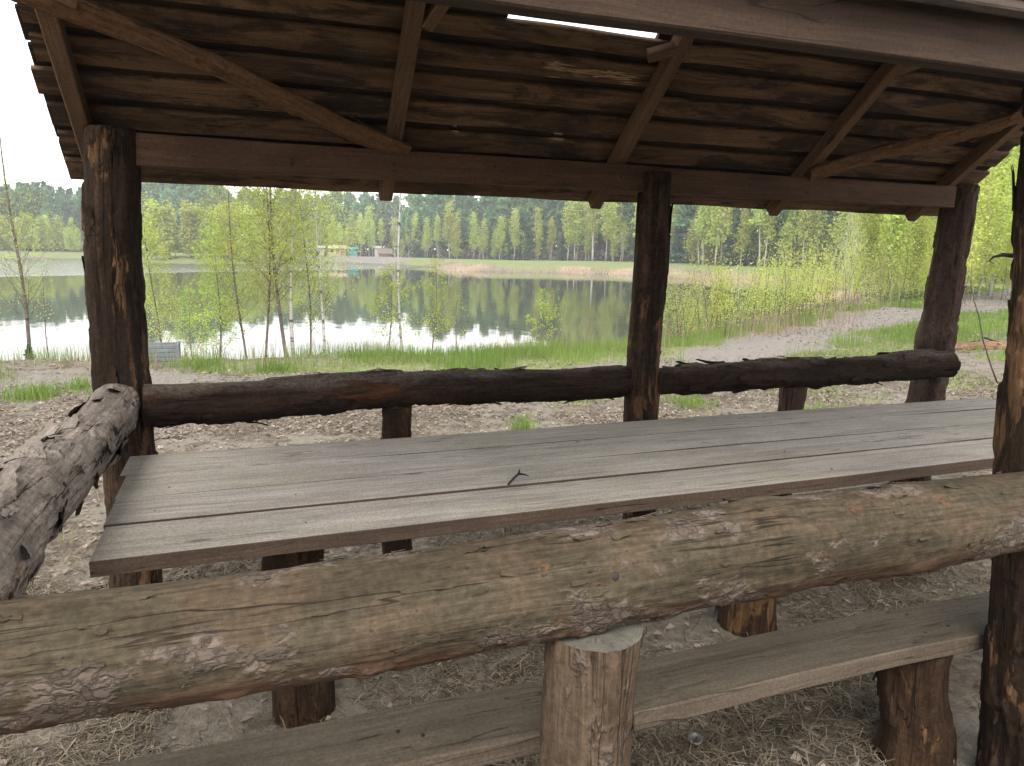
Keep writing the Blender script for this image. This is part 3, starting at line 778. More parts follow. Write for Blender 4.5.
BN = empty('bench', (1.6, 1.46, 0), 'low plank bench on log legs behind the front log rail', 'bench')
b = MB(); timber_geo(b, -.45, 3.60, 1.365, 1.565, .390, .44, 221, wob=.006, bev=.004, mat=0, edge_mat=1)
for (nx, ny) in ((.28, 1.47), (.33, 1.44), (1.80, 1.42), (1.84, 1.52), (1.9, 1.43)): disc(b, (nx, ny, .4405), (0, 0, 1), .005, 2, 8, .0015)
b.build('seat', [M['bench'], M['bedge'], M['nail']], BN, False)
put_log('leg', (1.85, 1.46, -.1), (1.83, 1.46, .388), .106, .092, 222, [M['leg'], M['end_dark']], BN, (0, -1, 0), lump=.05, ridge=.007, flakes=16, flake_len=.08, res=.006)
put_log('leg', (-.05, 1.46, -.1), (-.05, 1.46, .388), .10, .10, 223, [M['leg'], M['end_dark']], BN, (0, -1, 0), lump=.05, ridge=.007, flakes=6, flake_len=.08)
put_log('leg', (3.2, 1.46, -.1), (3.2, 1.46, .388), .10, .10, 224, [M['leg'], M['end_dark']], BN, (0, -1, 0), lump=.05, ridge=.007, res=.02)

# small things
b = MB()
p = np.array([(.760, 2.092, .776), (.775, 2.106, .782), (.790, 2.120, .787), (.806, 2.134, .791), (.815, 2.141, .793)])
V, Q, T = tube(p, [.0035, .004, .0042, .004, .005], 6); b.add(V, Q, T)
V, Q, T = tube([(.810, 2.137, .793), (.815, 2.139, .802), (.814, 2.140, .808)], [.004, .003, .0015], 5); b.add(V, Q, T)
V, Q, T = tube([(.813, 2.140, .793), (.832, 2.137, .789), (.846, 2.133, .784)], [.0045, .003, .001], 5); b.add(V, Q, T)
tag(b.build('twig', M['twig']), 'small dark forked twig lying on the grey tabletop', 'twig')

def lathe(b, prof, c, k=20, mat=0):
    prof = np.array(prof); th = np.arange(k) / k * 2 * np.pi
    V = np.stack([prof[:, 0][:, None] * np.cos(th), prof[:, 0][:, None] * np.sin(th), prof[:, 1][:, None] + 0 * th], -1) 
    b.add(V.reshape(-1, 3), grid_quads(len(prof), k, True), mat=mat)
mt, nt = newmat('tarnished tin'); g = G(nt)
g.out(g.principled((.13, .125, .12, 1), .5, None, .5, Metallic=.6))
b = MB(); lathe(b, [(.0001, .006), (.013, .006), (.015, .009), (.021, .009), (.023, .006), (.023, -.006), (.021, -.006), (.021, .003), (.0001, .003)], None)
lx, ly = 1.255, 1.72
o = b.build('jar_lid', mt); o.location = (lx, ly, gz(lx, ly) + .022); o.rotation_euler = (rad(18), rad(-10), 0)
tag(o, 'round metal jar lid lying on the ground under the bench', 'lid')
b = MB()
timber_geo(b, -.028, .028, -.009, .009, -.003, .003, 231, wob=.001, bev=.001)
o = b.build('wood_chip', M['stump'], None, False); o.location = (1.395, 1.71, gz(1.395, 1.71) + .03); o.rotation_euler = (rad(8), rad(-12), rad(35))
tag(o, 'pale wood chip on the dry ground right of the metal lid', 'wood chip')

# slatted box by the water
cx, cy = -1.06, 10.75; cz = gz(cx, cy)
mt = plain_mat('faded blue grey plastic', (.10, .122, .132), (.155, .178, .188), 20., .55, .1)
CR = empty('crate', (cx, cy, cz), 'faded blue grey slatted box standing on the grassy bank by the water', 'crate', None, rad(-3))
def crate_box(b, x0, x1, y0, y1, z0, z1, seed): timber_geo(b, x0, x1, y0, y1, z0, z1, seed, wob=0., bev=.004, nl=4)
for sy in (-1, 1):
    b = MB()
    for k in range(4): crate_box(b, -.21, .21, sy * .1425 - .0075, sy * .1425 + .0075, .012 + k * .058, .058 + k * .058, 1)
    for q in b.V: q += np.array([cx, cy, cz])
    b.build('side_panel', mt, CR, False)
for sx in (-1, 1):
    b = MB()
    for k in range(4): crate_box(b, -.134, .134, sx * .2 - .007, sx * .2 + .007, .012 + k * .058, .058 + k * .058, 3)
    for q in b.V: q[:] = np.column_stack([-q[:, 1], q[:, 0], q[:, 2]]) + np.array([cx, cy, cz])
    b.build('end_panel', mt, CR, False)
for sx in (-1, 1):
    for sy in (-1, 1):
        b = MB(); crate_box(b, sx * .2 - .018, sx * .2 + .018, sy * .146 - .012, sy * .146 + .012, 0, .245, 5)
        for q in b.V: q += np.array([cx, cy, cz])
        b.build('corner_post', mt, CR, False)
b = MB(); crate_box(b, -.2, .2, -.135, .135, .002, .012, 6)
for q in b.V: q += np.array([cx, cy, cz])
b.build('base', mt, CR, False)

# fallen log and dry stem on the right
o = put_log('fallen_log', (11.0, 9.02, gz(11.0, 9.02) + .05), (13.2, 8.35, gz(13.2, 8.35) + .06), .095, .08, 241, [M['redlog'], M['end_dark']], None, lump=.08, ridge=.012, flakes=14, flake_len=.2, flake_lift=.05, res=.025)
tag(o, 'reddish brown fallen log lying on the ground beyond the far right post', 'log')
b = MB()
P = np.array([(8.728, 6.33, 0), (8.583, 6.34, .23), (8.408, 6.35, .54), (8.254, 6.33, .85), (8.12, 6.32, 1.05), (8.057, 6.33, 1.23), (8.03, 6.33, 1.47)]); P[:, 2] += gz(8.73, 6.33)
V, Q, T = tube(P, [.011, .010, .009, .008, .006, .0045, .002], 6); b.add(V, Q, T)
for k, (i, d) in enumerate(((3, (-.07, .02, .10)), (4, (.08, 0, .11)), (5, (-.05, 0, .09)))):
    V, Q, T = tube([P[i], P[i] + np.array(d) * .6, P[i] + np.array(d)], [.003, .002, .001], 4); b.add(V, Q, T)
tag(b.build('dead_stem', M['deadstem']), 'thin bare crooked dead stem rising between the two right hand posts', 'stem')

# ================================================================== FAR BUILDINGS
def polar(az, d): return d * math.sin(rad(az)), d * math.cos(rad(az))
bm_y = plain_mat('yellow timber wall', (.30, .24, .15), (.40, .33, .22), 8., .8, .2, (1, 1, .2))
bm_w = plain_mat('pale sheet wall', (.34, .33, .31), (.42, .41, .39), 8., .7, .1)
bm_r = plain_mat('red brown roof', (.12, .085, .07), (.18, .13, .105), 8., .8, .2)
bm_g = plain_mat('teal green board', (.02, .16, .15), (.035, .22, .20), 8., .7, .1)
bm_d = plain_mat('dark window glass', (.02, .025, .03), (.04, .05, .055), 8., .2, .0)
bm_br = plain_mat('brown plank wall', (.13, .08, .055), (.21, .135, .095), 8., .8, .2)
def bxm(b, x0, x1, y0, y1, z0, z1, mat=0):
    V = [(x, y, z) for z in (z0, z1) for y in (y0, y1) for x in (x0, x1)]
    b.add(V, [(0, 2, 3, 1), (4, 5, 7, 6), (0, 1, 5, 4), (2, 6, 7, 3), (0, 4, 6, 2), (1, 3, 7, 5)], mat=mat)
def off_build(b, root, name, mt):
    R = Matrix.Rotation(root.rotation_euler.z, 3, 'Z')
    for i, V in enumerate(b.V): b.V[i] = V @ np.array(R).T + np.array(root.location)
    return b.build(name, mt, root, False)
def hut(name, az, d, w, dp, h, rh, wall, roof, label, cat, wins, door=None):
    x, y = polar(az, d); z = gz(x, y) - .05
    r = empty(name, (x, y, z), label, cat, None, rad(-az))
    b = MB(); bxm(b, -w / 2, w / 2, -dp / 2, dp / 2, 0, h)
    b.add([(-w / 2, -dp / 2, h), (-w / 2, dp / 2, h), (-w / 2, 0, h + rh), (w / 2, -dp / 2, h), (w / 2, dp / 2, h), (w / 2, 0, h + rh)], None, [(0, 2, 1), (3, 4, 5)])
    off_build(b, r, 'wall', wall)
    b = MB(); e = .3
    for s in (-1, 1):
        y0 = s * (dp / 2 + e); z0 = h - e * rh / (dp / 2)
        V = [(-w / 2 - e, y0, z0 + .02), (w / 2 + e, y0, z0 + .02), (w / 2 + e, 0, h + rh + .02), (-w / 2 - e, 0, h + rh + .02)]
        V += [(a, b_, c + .12) for a, b_, c in V]
        b.add(V, [(0, 1, 2, 3), (4, 7, 6, 5), (0, 4, 5, 1), (1, 5, 6, 2), (3, 2, 6, 7), (0, 3, 7, 4)])
    off_build(b, r, 'roof', roof)
    for (wx, wz, ww, wh) in wins:
        b = MB(); bxm(b, wx - ww / 2, wx + ww / 2, -dp / 2 - .06, -dp / 2 + .02, wz, wz + wh)
        off_build(b, r, 'window', bm_d)
    if door:
        b = MB(); bxm(b, door - .45, door + .45, -dp / 2 - .05, -dp / 2 + .02, 0, 1.95); off_build(b, r, 'door', bm_br)
    return r
hut('cabin', 6.75, 182, 3.8, 3.4, 1.8, .6, bm_y, bm_y, 'small yellow timber cabin on the beach across the lake', 'cabin', [(-1.2, .9, .8, .8), (.2, .9, .7, .8)], 1.3)
hut('kiosk', 7.93, 181, 1.9, 1.8, 1.75, .25, bm_g, bm_g, 'teal green box kiosk beside the yellow cabin across the lake', 'kiosk', [])
hut('hut', 10.3, 184, 3.0, 3.6, .9, 1.1, bm_br, bm_r, 'low brown hut with red roof on the far beach', 'hut', [])
hut('shed', 9.75, 186, 1.5, 1.5, 2.3, .3, bm_w, bm_w, 'tall pale shed behind the brown hut across the lake', 'shed', [])
hut('shed', 5.62, 184, 1.3, 1.6, 1.9, .3, bm_w, bm_w, 'small white shed left of the yellow cabin across the lake', 'shed', [])

# ================================================================== TREES
def branch_pts(p0, d, L, n, rng, curve=.25, jit=.04):
    d = np.array(d, float); d /= np.linalg.norm(d)
    pts = [np.array(p0, float)]
    for k in range(n):
        d = d + np.array([0, 0, curve / n]) + rng.normal(size=3) * jit
        d /= np.linalg.norm(d); pts.append(pts[-1] + d * L / n)
    return np.array(pts)

def birch(seed, h, r, nb, per, leaf, spread, c0=.2, lean=.03, twigs=4, sides=5, br_sides=3, up=.9, puff=.10, bushy=1., droop=0., brr=.28, thin=1.):
    """returns trunk MB, crown MB"""
    rng = np.random.default_rng(seed)
    tr = MB(); cr = MB()
    n = 12; t = np.linspace(0, 1, n)
    P = np.zeros((n, 3)); ph = rng.uniform(0, 6.28, 2); ld = rng.uniform(0, 6.28)
    P[:, 2] = t * h
    P[:, 0] = lean * h * t ** 1.5 * math.cos(ld) + .012 * h * np.sin(t * 6 + ph[0])
    P[:, 1] = lean * h * t ** 1.5 * math.sin(ld) + .012 * h * np.sin(t * 5 + ph[1])
    P -= P[0]; P[0, 2] -= .15
    R = r * (1 - t) ** .8 + r * .06; R[0] *= 1.25
    V, Q, T = tube(P, R, sides); tr.add(V, Q, T)
    C = []; AX = []
    az = rng.uniform(0, 6.28)
    for i in range(nb):
        tt = c0 + (1 - c0) * (i + rng.uniform(0, 1)) / nb; tt = min(tt, .985)
        az += 2.4 + rng.normal() * .5
        p = np.array([np.interp(tt, t, P[:, k]) for k in range(3)])
        prof = (1 - tt) ** .75 * (.55 + .45 * sstep(c0 - .1, c0 + .25, tt)) * bushy
        L = h * spread * (prof + .12) * rng.uniform(.65, 1.3)
        d = np.array([math.cos(az), math.sin(az), up * rng.uniform(.7, 1.4)])
        B = branch_pts(p, d, L, 4, rng, .3 - droop, .09)
        rb = max(r * (1 - tt) * brr, r * .05) * thin
        V, Q, T = tube(B, np.linspace(rb, rb * .3, 5), br_sides, False); tr.add(V, Q, None)
        ends = [B]
        for k in range(twigs):
            s = rng.uniform(.25, .95); j = min(int(s * 4), 3)
            q0 = B[j] + (B[j + 1] - B[j]) * (s * 4 - j)
            d2 = (B[j + 1] - B[j]) / (L / 4) + rng.normal(size=3) * .65
            TW = branch_pts(q0, d2, L * rng.uniform(.25, .55), 3, rng, .15 - droop, .1)
            V, Q, T = tube(TW, np.linspace(rb * .4, rb * .15, 4), 3, False); tr.add(V, Q, None)
            ends.append(TW)
        tot = max(2, int(per * (L / (h * spread)) ** 1.0))
        for k in range(tot):
            E = ends[rng.integers(len(ends))]
            s = rng.uniform(.3, 1) ** .8 * (len(E) - 1); j = min(int(s), len(E) - 2)
            C.append(E[j] + (E[j + 1] - E[j]) * (s - j) + rng.normal(size=3) * puff * h * .1)
    C = np.array(C)
    V, Q = leaf_quads(C, leaf * rng.uniform(.6, 1.3, len(C)), rng, 1.5)
    cl = vnoise(C * (6 / h) + seed, seed)
    cr.add(V, Q, tone=np.repeat(np.clip(.15 + .7 * cl + rng.normal(size=len(C)) * .16, 0, 1), 4))
    return tr, cr

def pine(seed, h, r, c0=.42, width=.2, whorls=13, dens=1., conic=False):
    rng = np.random.default_rng(seed)
    tr = MB(); cr = MB()
    n = 9; t = np.linspace(0, 1, n); P = np.zeros((n, 3)); P[:, 2] = t * h
    P[:, :2] = rng.normal(size=(n, 2)).cumsum(0) * .004 * h; P -= P[0]; P[0, 2] -= .2
    V, Q, T = tube(P, r * (1 - t * .9) + .01, 6); tr.add(V, Q, T)
    C = []; A = []; S = []
    for wv in range(whorls):
        tt = c0 + (1 - c0) * (wv + rng.uniform(0, .6)) / whorls
        u = (tt - c0) / (1 - c0)
        Lb = h * width * ((1 - u) ** .85 + .05 if conic else (math.sin(math.pi * (.28 + .70 * u)) ** .8) * 1.)
        for k in range(rng.integers(4, 7) if not conic else rng.integers(6, 9)):
            if not conic and rng.random() < .18 + .3 * (u < .25): continue
            az = rng.uniform(0, 6.28); L = Lb * rng.uniform(.55, 1.2)
            p = np.array([np.interp(tt, t, P[:, j]) for j in range(3)])
            d = np.array([math.cos(az), math.sin(az), (-.25 + .5 * u if conic else .05 + .8 * u) + rng.normal() * .12])
            B = branch_pts(p, d, L, 3, rng, .25, .06)
            V, Q, T = tube(B, np.linspace(r * .22 * (1 - u) + .008, .006, 4), 3, False); tr.add(V, Q, None)
            m = max(3, int(dens * (10 + 16 * L / (h * width))))
            s = rng.uniform(.25, 1.05, m)
            c = p + (B[-1] - p) * s[:, None] + rng.normal(size=(m, 3)) * L * np.array([.17, .17, .10])
            C.append(c); A.append(np.tile(B[-1] - B[-2], (m, 1)) / np.linalg.norm(B[-1] - B[-2]))
    C = np.concatenate(C); A = np.concatenate(A)
    V, Q = leaf_quads(C, h * .036 * rng.uniform(.6, 1.4, len(C)), rng, 1.9, axis=A)
    cl = vnoise(C * (7 / h) + seed, seed)
    hz = (C[:, 2] / h - c0) / (1 - c0)
    cr.add(V, Q, tone=np.repeat(np.clip(.1 + .75 * cl + rng.normal(size=len(C)) * .15, 0, 1), 4))
    return tr, cr

def make_tree(name, geo, mats, scale_h):
    tr, cr = geo
    return (tr.mesh(name + ' trunk', mats[0]), cr.mesh(name + ' crown', mats[1], False), scale_h)

NTREE = [0]
def plant_tree(name, kit, x, y, h, rz, label, cat, group=None, sw=1., z=None, crown='crown'):
    root = empty(name, (x, y, gz(x, y) if z is None else z), label, cat, group, rz)
    s = h / kit[2]; root.scale = (s * sw, s * sw, s)
    for nm, me in (('trunk', kit[0]), (crown, kit[1])):
        c = bpy.data.objects.new(nm, me); COL.objects.link(c); c.parent = root
    NTREE[0] += 1
    return root

R2 = random.Random(11)
PINES = [make_tree('pine', pine(300 + i, 14, .15, c0=(.30, .22, .40, .12, .34)[i], width=(.17, .19, .16, .19, .18)[i], whorls=(17, 19, 15, 21, 16)[i], dens=1.9), (M['pinebark'], M['needle']), 14) for i in range(5)]
SPRUCES = [make_tree('spruce', pine(320 + i, 10, .12, c0=.04, width=.19, whorls=24, dens=.9, conic=True), (M['pinebark'], M['needle2']), 10) for i in range(3)]
FBIRCH = [make_tree('birch', birch(340 + i, 12, .11, 60, 44, .27, (.17, .15, .19, .16, .20)[i], c0=(.25, .32, .2, .4, .22)[i], twigs=2, puff=.3, up=1.1, droop=.15), (M['birch'], M['leaf_far']), 12) for i in range(5)]
GROVE = [make_tree('young birch', birch(360 + i, 8, .04, 56, 60, .22, (.14, .16, .13)[i], c0=.06, twigs=2, puff=.35, up=1.5), (M['birch'], M['leaf_far']), 8) for i in range(3)]
BARE = [make_tree('bare birch', birch(370 + i, 11, .10, 40, 7, .16, .2, c0=.25, twigs=4, puff=.2, up=1.2, brr=.4), (M['birch'], M['leaf_far']), 11) for i in range(2)]

def edge_dist(px):
    return float(np.interp(px, [-160, 0, 90, 140, 300, 330, 380, 420, 450, 550, 640, 700, 780, 850, 950, 1030, 1150], [205, 205, 202, 196, 192, 192, 188, 170, 158, 148, 128, 112, 104, 97, 72, 56, 48]))
def az_of(px): return 20.13 + math.degrees(math.atan((px - 512) / 744))

PG = 'pines in the wood across the lake'; BG = 'birches along the edge of the far wood'
def rnd(a, b): return R2.uniform(a, b)
# the pine wood: three staggered rows, tallest behind
for row, (dd, step, hh) in enumerate(((3, 17, (8, 12.5)), (10, 15, (11., 14.5)), (20, 13.5, (12.5, 16)), (30, 13.5, (13, 16.5)))):
    px = -60 + row * 5
    while px < 1065:
        d = edge_dist(px) + dd * (1 if px < 850 else .7) + rnd(-3, 3)
        x, y = polar(az_of(px + rnd(-4, 4)), d)
        f = float(np.interp(px, [-60, 90, 130, 205, 230, 430, 520, 640, 1100], [.82, .85, 1.14, 1.12, .86, .86, 1.0, 1.05, .95]))
        plant_tree('pine_tree', R2.choice(PINES), x, y, rnd(*hh) * f * (1.27 if px < 460 else 1.12), rnd(0, 6.28), 'dark green pine in the wood across the lake', 'pine tree', PG, rnd(.85, 1.2))
        px += step * rnd(.75, 1.3) * (1.35 if px > 700 else 1.)
# spruces at the foot of the wood
for px in (508, 520, 612, 668, 676, 775, 782, 900, 30, 395, 415, 560, 735, 846):
    d = edge_dist(px) - rnd(1, 3); x, y = polar(az_of(px), d)
    h = rnd(5, 9) if px not in (775, 782) else 4.2
    plant_tree('spruce_tree', R2.choice(SPRUCES), x, y, h, rnd(0, 6), 'dense dark spruce at the foot of the far wood', 'spruce tree', 'spruces at the foot of the far wood', rnd(.9, 1.2))
# birches in front of the pines
for px, h, k in ((449, 11.0, 0), (456, 9.5, 1), (482, 7.5, 2), (522, 5., 2), (566, 11, 0), (574, 12, 2), (583, 12, 3), (592, 11.5, 3), (602, 11, 1), (612, 11, 0), (622, 10, 2), (636, 11, 1), (668, 10, 2), (700, 11.5, 0),
                 (712, 12, 2), (719, 11.5, 1), (738, 7.5, 2), (757, 12, 3), (764, 11, 0), (787, 12, 0), (800, 10, 1), (812, 9, 2), (836, 11, 4), (858, 10, 0), (874, 11, 2), (888, 10, 3), (903, 10.5, 1),
                 (925, 10, 0), (948, 10, 2), (968, 9.5, 4), (984, 9, 0), (1000, 9.5, 2), (1014, 9, 1), (1035, 9, 0), (366, 11.5, 1), (360, 10, 0), (333, 9, 2), (350, 9.5, 1), (338, 8, 3), (345, 7.5, 1), (371, 8, 2), (379, 9, 3), (327, 7, 4), (412, 9.5, 0), (434, 9, 3), (470, 9, 2), (496, 8, 4), (512, 9.5, 0), (534, 9.5, 1), (548, 8.5, 3), (405, 9, 1), (425, 8, 2), (392, 8.5, 0),
                 (5, 8, 2), (18, 7.5, 4), (48, 8.5, 0), (60, 7, 2), (72, 8, 4), (-12, 8, 1), (-30, 8, 2), (313, 9, 2)):
    d = edge_dist(px) - rnd(1.5, 6); x, y = polar(az_of(px + rnd(-2, 2)), d)
    plant_tree('birch_tree', FBIRCH[k], x, y, h * rnd(.93, 1.07), rnd(0, 6.28), 'bright yellow green birch at the edge of the far wood', 'birch tree', BG, rnd(.85, 1.1))
for px, h in ((393, 9), (832, 11), (842, 10.5), (697, 10), (590, 10), (318, 9)):
    d = edge_dist(px) - 4; x, y = polar(az_of(px), d)
    plant_tree('birch_tree', BARE[R2.randrange(2)], x, y, h, rnd(0, 6.28), 'pale almost leafless birch at the edge of the far wood', 'birch tree', 'bare birches at the far wood')
# younger birches scattered along the foot of the wood
for k in range(46):
    px = -20 + k * 19 + rnd(-8, 8)
    d = edge_dist(px) - rnd(0, 5); x, y = polar(az_of(px), d)
    if 312 < px < 385: continue
    plant_tree('young_birch', R2.choice(FBIRCH + BARE + GROVE[:1]), x, y, rnd(3., 7.5), rnd(0, 6.28), 'small yellow green birch at the foot of the far wood', 'birch tree', 'small birches at the foot of the far wood', rnd(1.1, 1.9))
# grove on the spit across the water
for px in (138, 146, 153, 160, 167, 175, 182, 190, 197, 204, 212, 220, 229, 238, 246, 254, 262, 270, 280, 292, 300):
    for row in range(2 if px > 215 else 1):
        d = (137 if px < 255 else 139 + (px - 255) * .5) + row * 7 + rnd(-1, 2)
        x, y = polar(az_of(px + rnd(-4, 4)), d)
        if lake_sd(np.array([[x, y]]))[0] < .8: d += 6; x, y = polar(az_of(px), d)
        if lake_sd(np.array([[x, y]]))[0] < .5: continue
        plant_tree('young_birch', R2.choice(GROVE), x, y, rnd(7.0, 9.2) + 1.2 * row, rnd(0, 6.28), 'yellow green young birch in the grove on the far spit', 'birch tree', 'young birches on the far spit', rnd(1.1, 1.6), crown='crown')
# left shore beyond the water
for px in range(-40, 85, 9):
    d = 190 + rnd(-4, 5); x, y = polar(az_of(px), d)
    if lake_sd(np.array([[x, y]]))[0] > 2:
        plant_tree('young_birch', R2.choice(GROVE), x, y, rnd(5, 8.5), rnd(0, 6.28), 'yellow green young birch on the far left shore', 'birch tree', 'young birches on the far left shore', rnd(1.1, 1.6))

# what closes the view under and behind the trunks
M['brush'] = leaf_mat('undergrowth', (.075, .072, .050), (.19, .175, .125), .2)
b = MB(); rg = np.random.default_rng(91)
n = 26000; px = rg.uniform(-80, 1090, n); e = np.interp(px, np.arange(-100, 1120, 10), [edge_dist(q) for q in np.arange(-100, 1120, 10)]) + rg.uniform(1, 26, n)
azs = np.radians(20.13) + np.arctan((px - 512) / 744); c = np.column_stack([e * np.sin(azs), e * np.cos(azs)])
zz = ground_z(c) + 2.6 * rg.beta(1.1, 2.2, n); V, Q = leaf_quads(np.column_stack([c, zz]), rg.uniform(.25, .6, n), rg, 2.2)
b.add(V, Q, tone=np.repeat(np.clip(vnoise(np.column_stack([c * .12, zz * 0]), 4) * .8 + rg.normal(size=n) * .15, 0, 1), 4))
tag(b.build('undergrowth', M['brush'], None, False), kind='stuff')
b = MB(); n = 30000; px = rg.uniform(-110, 1130, n); e = np.interp(px, np.arange(-120, 1140, 10), [edge_dist(q) for q in np.arange(-120, 1140, 10)]) + rg.uniform(34, 60, n)
azs = np.radians(20.13) + np.arctan((px - 512) / 744); c = np.column_stack([e * np.sin(azs), e * np.cos(azs)])
ht = 9.5 + 4. * vnoise(np.column_stack([c * .25, c[:, 0] * 0]), 8); zz = ht * rg.uniform(0, 1, n) ** .8; V, Q = leaf_quads(np.column_stack([c, zz]), rg.uniform(.7, 1.5, n), rg, 1.5)
b.add(V, Q, tone=np.repeat(np.clip(vnoise(np.column_stack([c * .2, zz * .2]), 4) * .8 + rg.normal(size=n) * .15, 0, 1), 4))
tag(b.build('far_wood', M['needle'], None, False), kind='stuff')

# right hand wood between the lake and the track
RB = 'young birches of the thicket right of the lake'
YB = [make_tree('thicket birch', birch(380 + i, 6, .028, 60, 60, .068, (.12, .15, .13, .17)[i], c0=.08, twigs=2, puff=.3, up=1.8), (M['birch'], M['leaf']), 6) for i in range(4)]
for px in list(range(846, 1064, 8)) + list(range(850, 1060, 13)):
    d = float(np.interp(px, [846, 900, 950, 1060], [46, 34, 30, 26])) + rnd(-4, 9)
    if px > 955: d += 6
    x, y = polar(az_of(px + rnd(-4, 4)), d)
    if lake_sd(np.array([[x, y]]))[0] < .6: continue
    plant_tree('young_birch', R2.choice(YB), x, y, rnd(3.0, 5.6), rnd(0, 6.28), 'yellow green young birch in the thicket right of the lake', 'birch tree', RB, rnd(.9, 1.25))
for px, d, h in ((862, 40, 7.5), (872, 42, 8), (893, 36, 6.5), (908, 38, 7.5), (922, 40, 8), (974, 38, 7.5), (992, 36, 7), (1010, 40, 8.5), (966, 45, 9)):
    x, y = polar(az_of(px), d)
    if lake_sd(np.array([[x, y]]))[0] > .5:
        plant_tree('birch_tree', FBIRCH[R2.randrange(5)], x, y, h, rnd(0, 6.28), 'taller slim birch above the thicket right of the lake', 'birch tree', 'taller birches in the right thicket', .8)
for px, d, h in ((843, 33, 5.2), (850, 30, 4.6), (846, 36, 5.5)):
    x, y = polar(az_of(px), d)
    plant_tree('bare_birch', BARE[R2.randrange(2)], x, y, h, rnd(0, 6.28), 'grey leafless young birch in the right thicket', 'birch tree', 'leafless birches in the right thicket', .55)

# shrubs along the near right shore
SHR = []
for i in range(4):
    tr = MB(); cr = MB(); rng = np.random.default_rng(400 + i)
    for k in range(5):
        a, c = birch(410 + i * 10 + k, rng.uniform(1.3, 2.3), .007, 22, 15, .026, .20, c0=.12, lean=.22, twigs=2, puff=.5, up=1.6, sides=4)
        off = np.array([rng.normal() * .22, rng.normal() * .22, 0])
        for src, dst in ((a, tr), (c, cr)):
            o0 = dst.n
            for V, t_ in zip(src.V, src.tone): dst.add(V + off, tone=t_)
            for Q, qm in zip(src.Q, src.qm): dst.Q.append(Q + o0); dst.qm.append(qm)
            for T, tm in zip(src.T, src.tm): dst.T.append(T + o0); dst.tm.append(tm)
    SHR.append(make_tree('shrub', (tr, cr), (M['deadstem'], M['leaf_pale'] if i % 2 else M['leaf']), 2.))
SG = 'shrubs along the near right shore'
for px, d, h in ((668, 13.6, 1.25), (682, 15.5, 1.5), (694, 13.8, 1.35), (707, 14.6, 1.6), (722, 16.2, 1.7), (735, 15.0, 1.5), (750, 16.0, 1.7), (764, 17.5, 1.6), (776, 17.0, 1.8), (790, 18.5, 1.8), (802, 19.0, 1.7), (815, 20, 1.9), (826, 21.5, 2.0), (838, 23, 2.1), (850, 25, 2.2), (864, 26, 2.1), (880, 28, 2.2), (898, 28, 2.1), (915, 29, 2.4), (712, 17.6, 1.3), (745, 18.8, 1.6), (782, 21, 1.8), (820, 24, 2.0), (965, 31, 2.2), (985, 33, 2.3), (1008, 33, 2.2), (1030, 34, 2.3), (675, 14.6, 1.3), (700, 15.6, 1.5), (728, 17.2, 1.6), (757, 19.4, 1.7), (770, 20.5, 1.8), (797, 22.5, 1.9), (808, 24, 2.0), (833, 26, 2.1)):
    x, y = polar(az_of(px), d)
    plant_tree('shrub', R2.choice(SHR), x, y, h * 1.18, rnd(0, 6.28), 'leafy yellow green shrub on the shore right of the middle post', 'shrub', SG, rnd(.85, 1.1), crown='foliage')

# saplings on the near shore, each its own
def near_tree(name, x, y, seed, h, r, nb, per, leaf, spread, label, cat, bark='stem', lf='leaf', group=None, **kw):
    z = gz(x, y)
    tr, cr = birch(seed, h, r, nb, per, leaf, spread, **kw)
    root = empty(name, (x, y, z), label, cat, group)
    for b, nm, mt, sm in ((tr, 'trunk', M[bark], True), (cr, 'crown', M[lf], False)):
        o = bpy.data.objects.new(nm, b.mesh(nm, mt, sm)); COL.objects.link(o); o.parent = root
    return root
near_tree('birch_sapling', -3.10, 12.75, 501, 4.25, 0.0316, 65, 68, 0.0169, 0.21, 'tall slim sparse birch left of the far left post', 'sapling', c0=.22, lean=.015, up=1.2, twigs=3, thin=.8, puff=.2)
near_tree('birch_sapling', -3.55, 12.9, 502, 2.6, 0.014, 36, 41, 0.0158, 0.237, 'thin short sapling left of the tall slim birch at the picture edge', 'sapling', c0=.2, up=1.2, puff=.2)
near_tree('birch_sapling', -2.75, 12.6, 503, 1.9, 0.0098, 28, 8, 0.0147, 0.28, 'nearly bare small sapling right of the tall slim birch', 'sapling', c0=.15, up=1.4, puff=.2)
near_tree('birch_sapling', -1.25, 12.4, 504, 3.0, 0.0155, 57, 116, 0.0189, 0.237, 'leafy young birch just right of the far left post behind the crate', 'sapling', c0=.2, up=1.2, puff=.2)
near_tree('alder_sapling', -.42, 12.1, 505, 2.55, 0.0183, 57, 106, 0.0211, 0.28, 'bushy sapling with rounder leaves right of the crate', 'sapling', c0=.2, lean=.02, lf='leaf2', puff=.2)
near_tree('alder_sapling', -.75, 12.3, 506, 1.7, 0.0113, 34, 79, 0.018, 0.336, 'low leafy sapling between the crate and the birch clump', 'sapling', c0=.15, lf='leaf2', puff=.2)
near_tree('birch_sapling', .02, 11.95, 507, 3.6, 0.0183, 65, 156, 0.018, 0.251, 'leftmost leaning birch of the clump at the water', 'sapling', c0=.22, lean=.06, puff=.2)
near_tree('birch_sapling', .25, 11.8, 508, 4.0, 0.0211, 65, 143, 0.018, 0.235, 'slim reddish birch second from the left in the clump', 'sapling', c0=.25, lean=.05, puff=.2)
near_tree('birch_sapling', .60, 11.7, 509, 4.6, 0.0295, 71, 149, 0.018, 0.235, 'dark stemmed birch forking from the foot of the clump', 'sapling', c0=.25, lean=.07, puff=.2)
near_tree('birch_sapling', .70, 11.75, 510, 4.9, 0.0323, 77, 163, 0.018, 0.22, 'white barked birch with black marks in the middle of the clump', 'sapling', bark='birch', c0=.25, lean=.015, puff=.2)
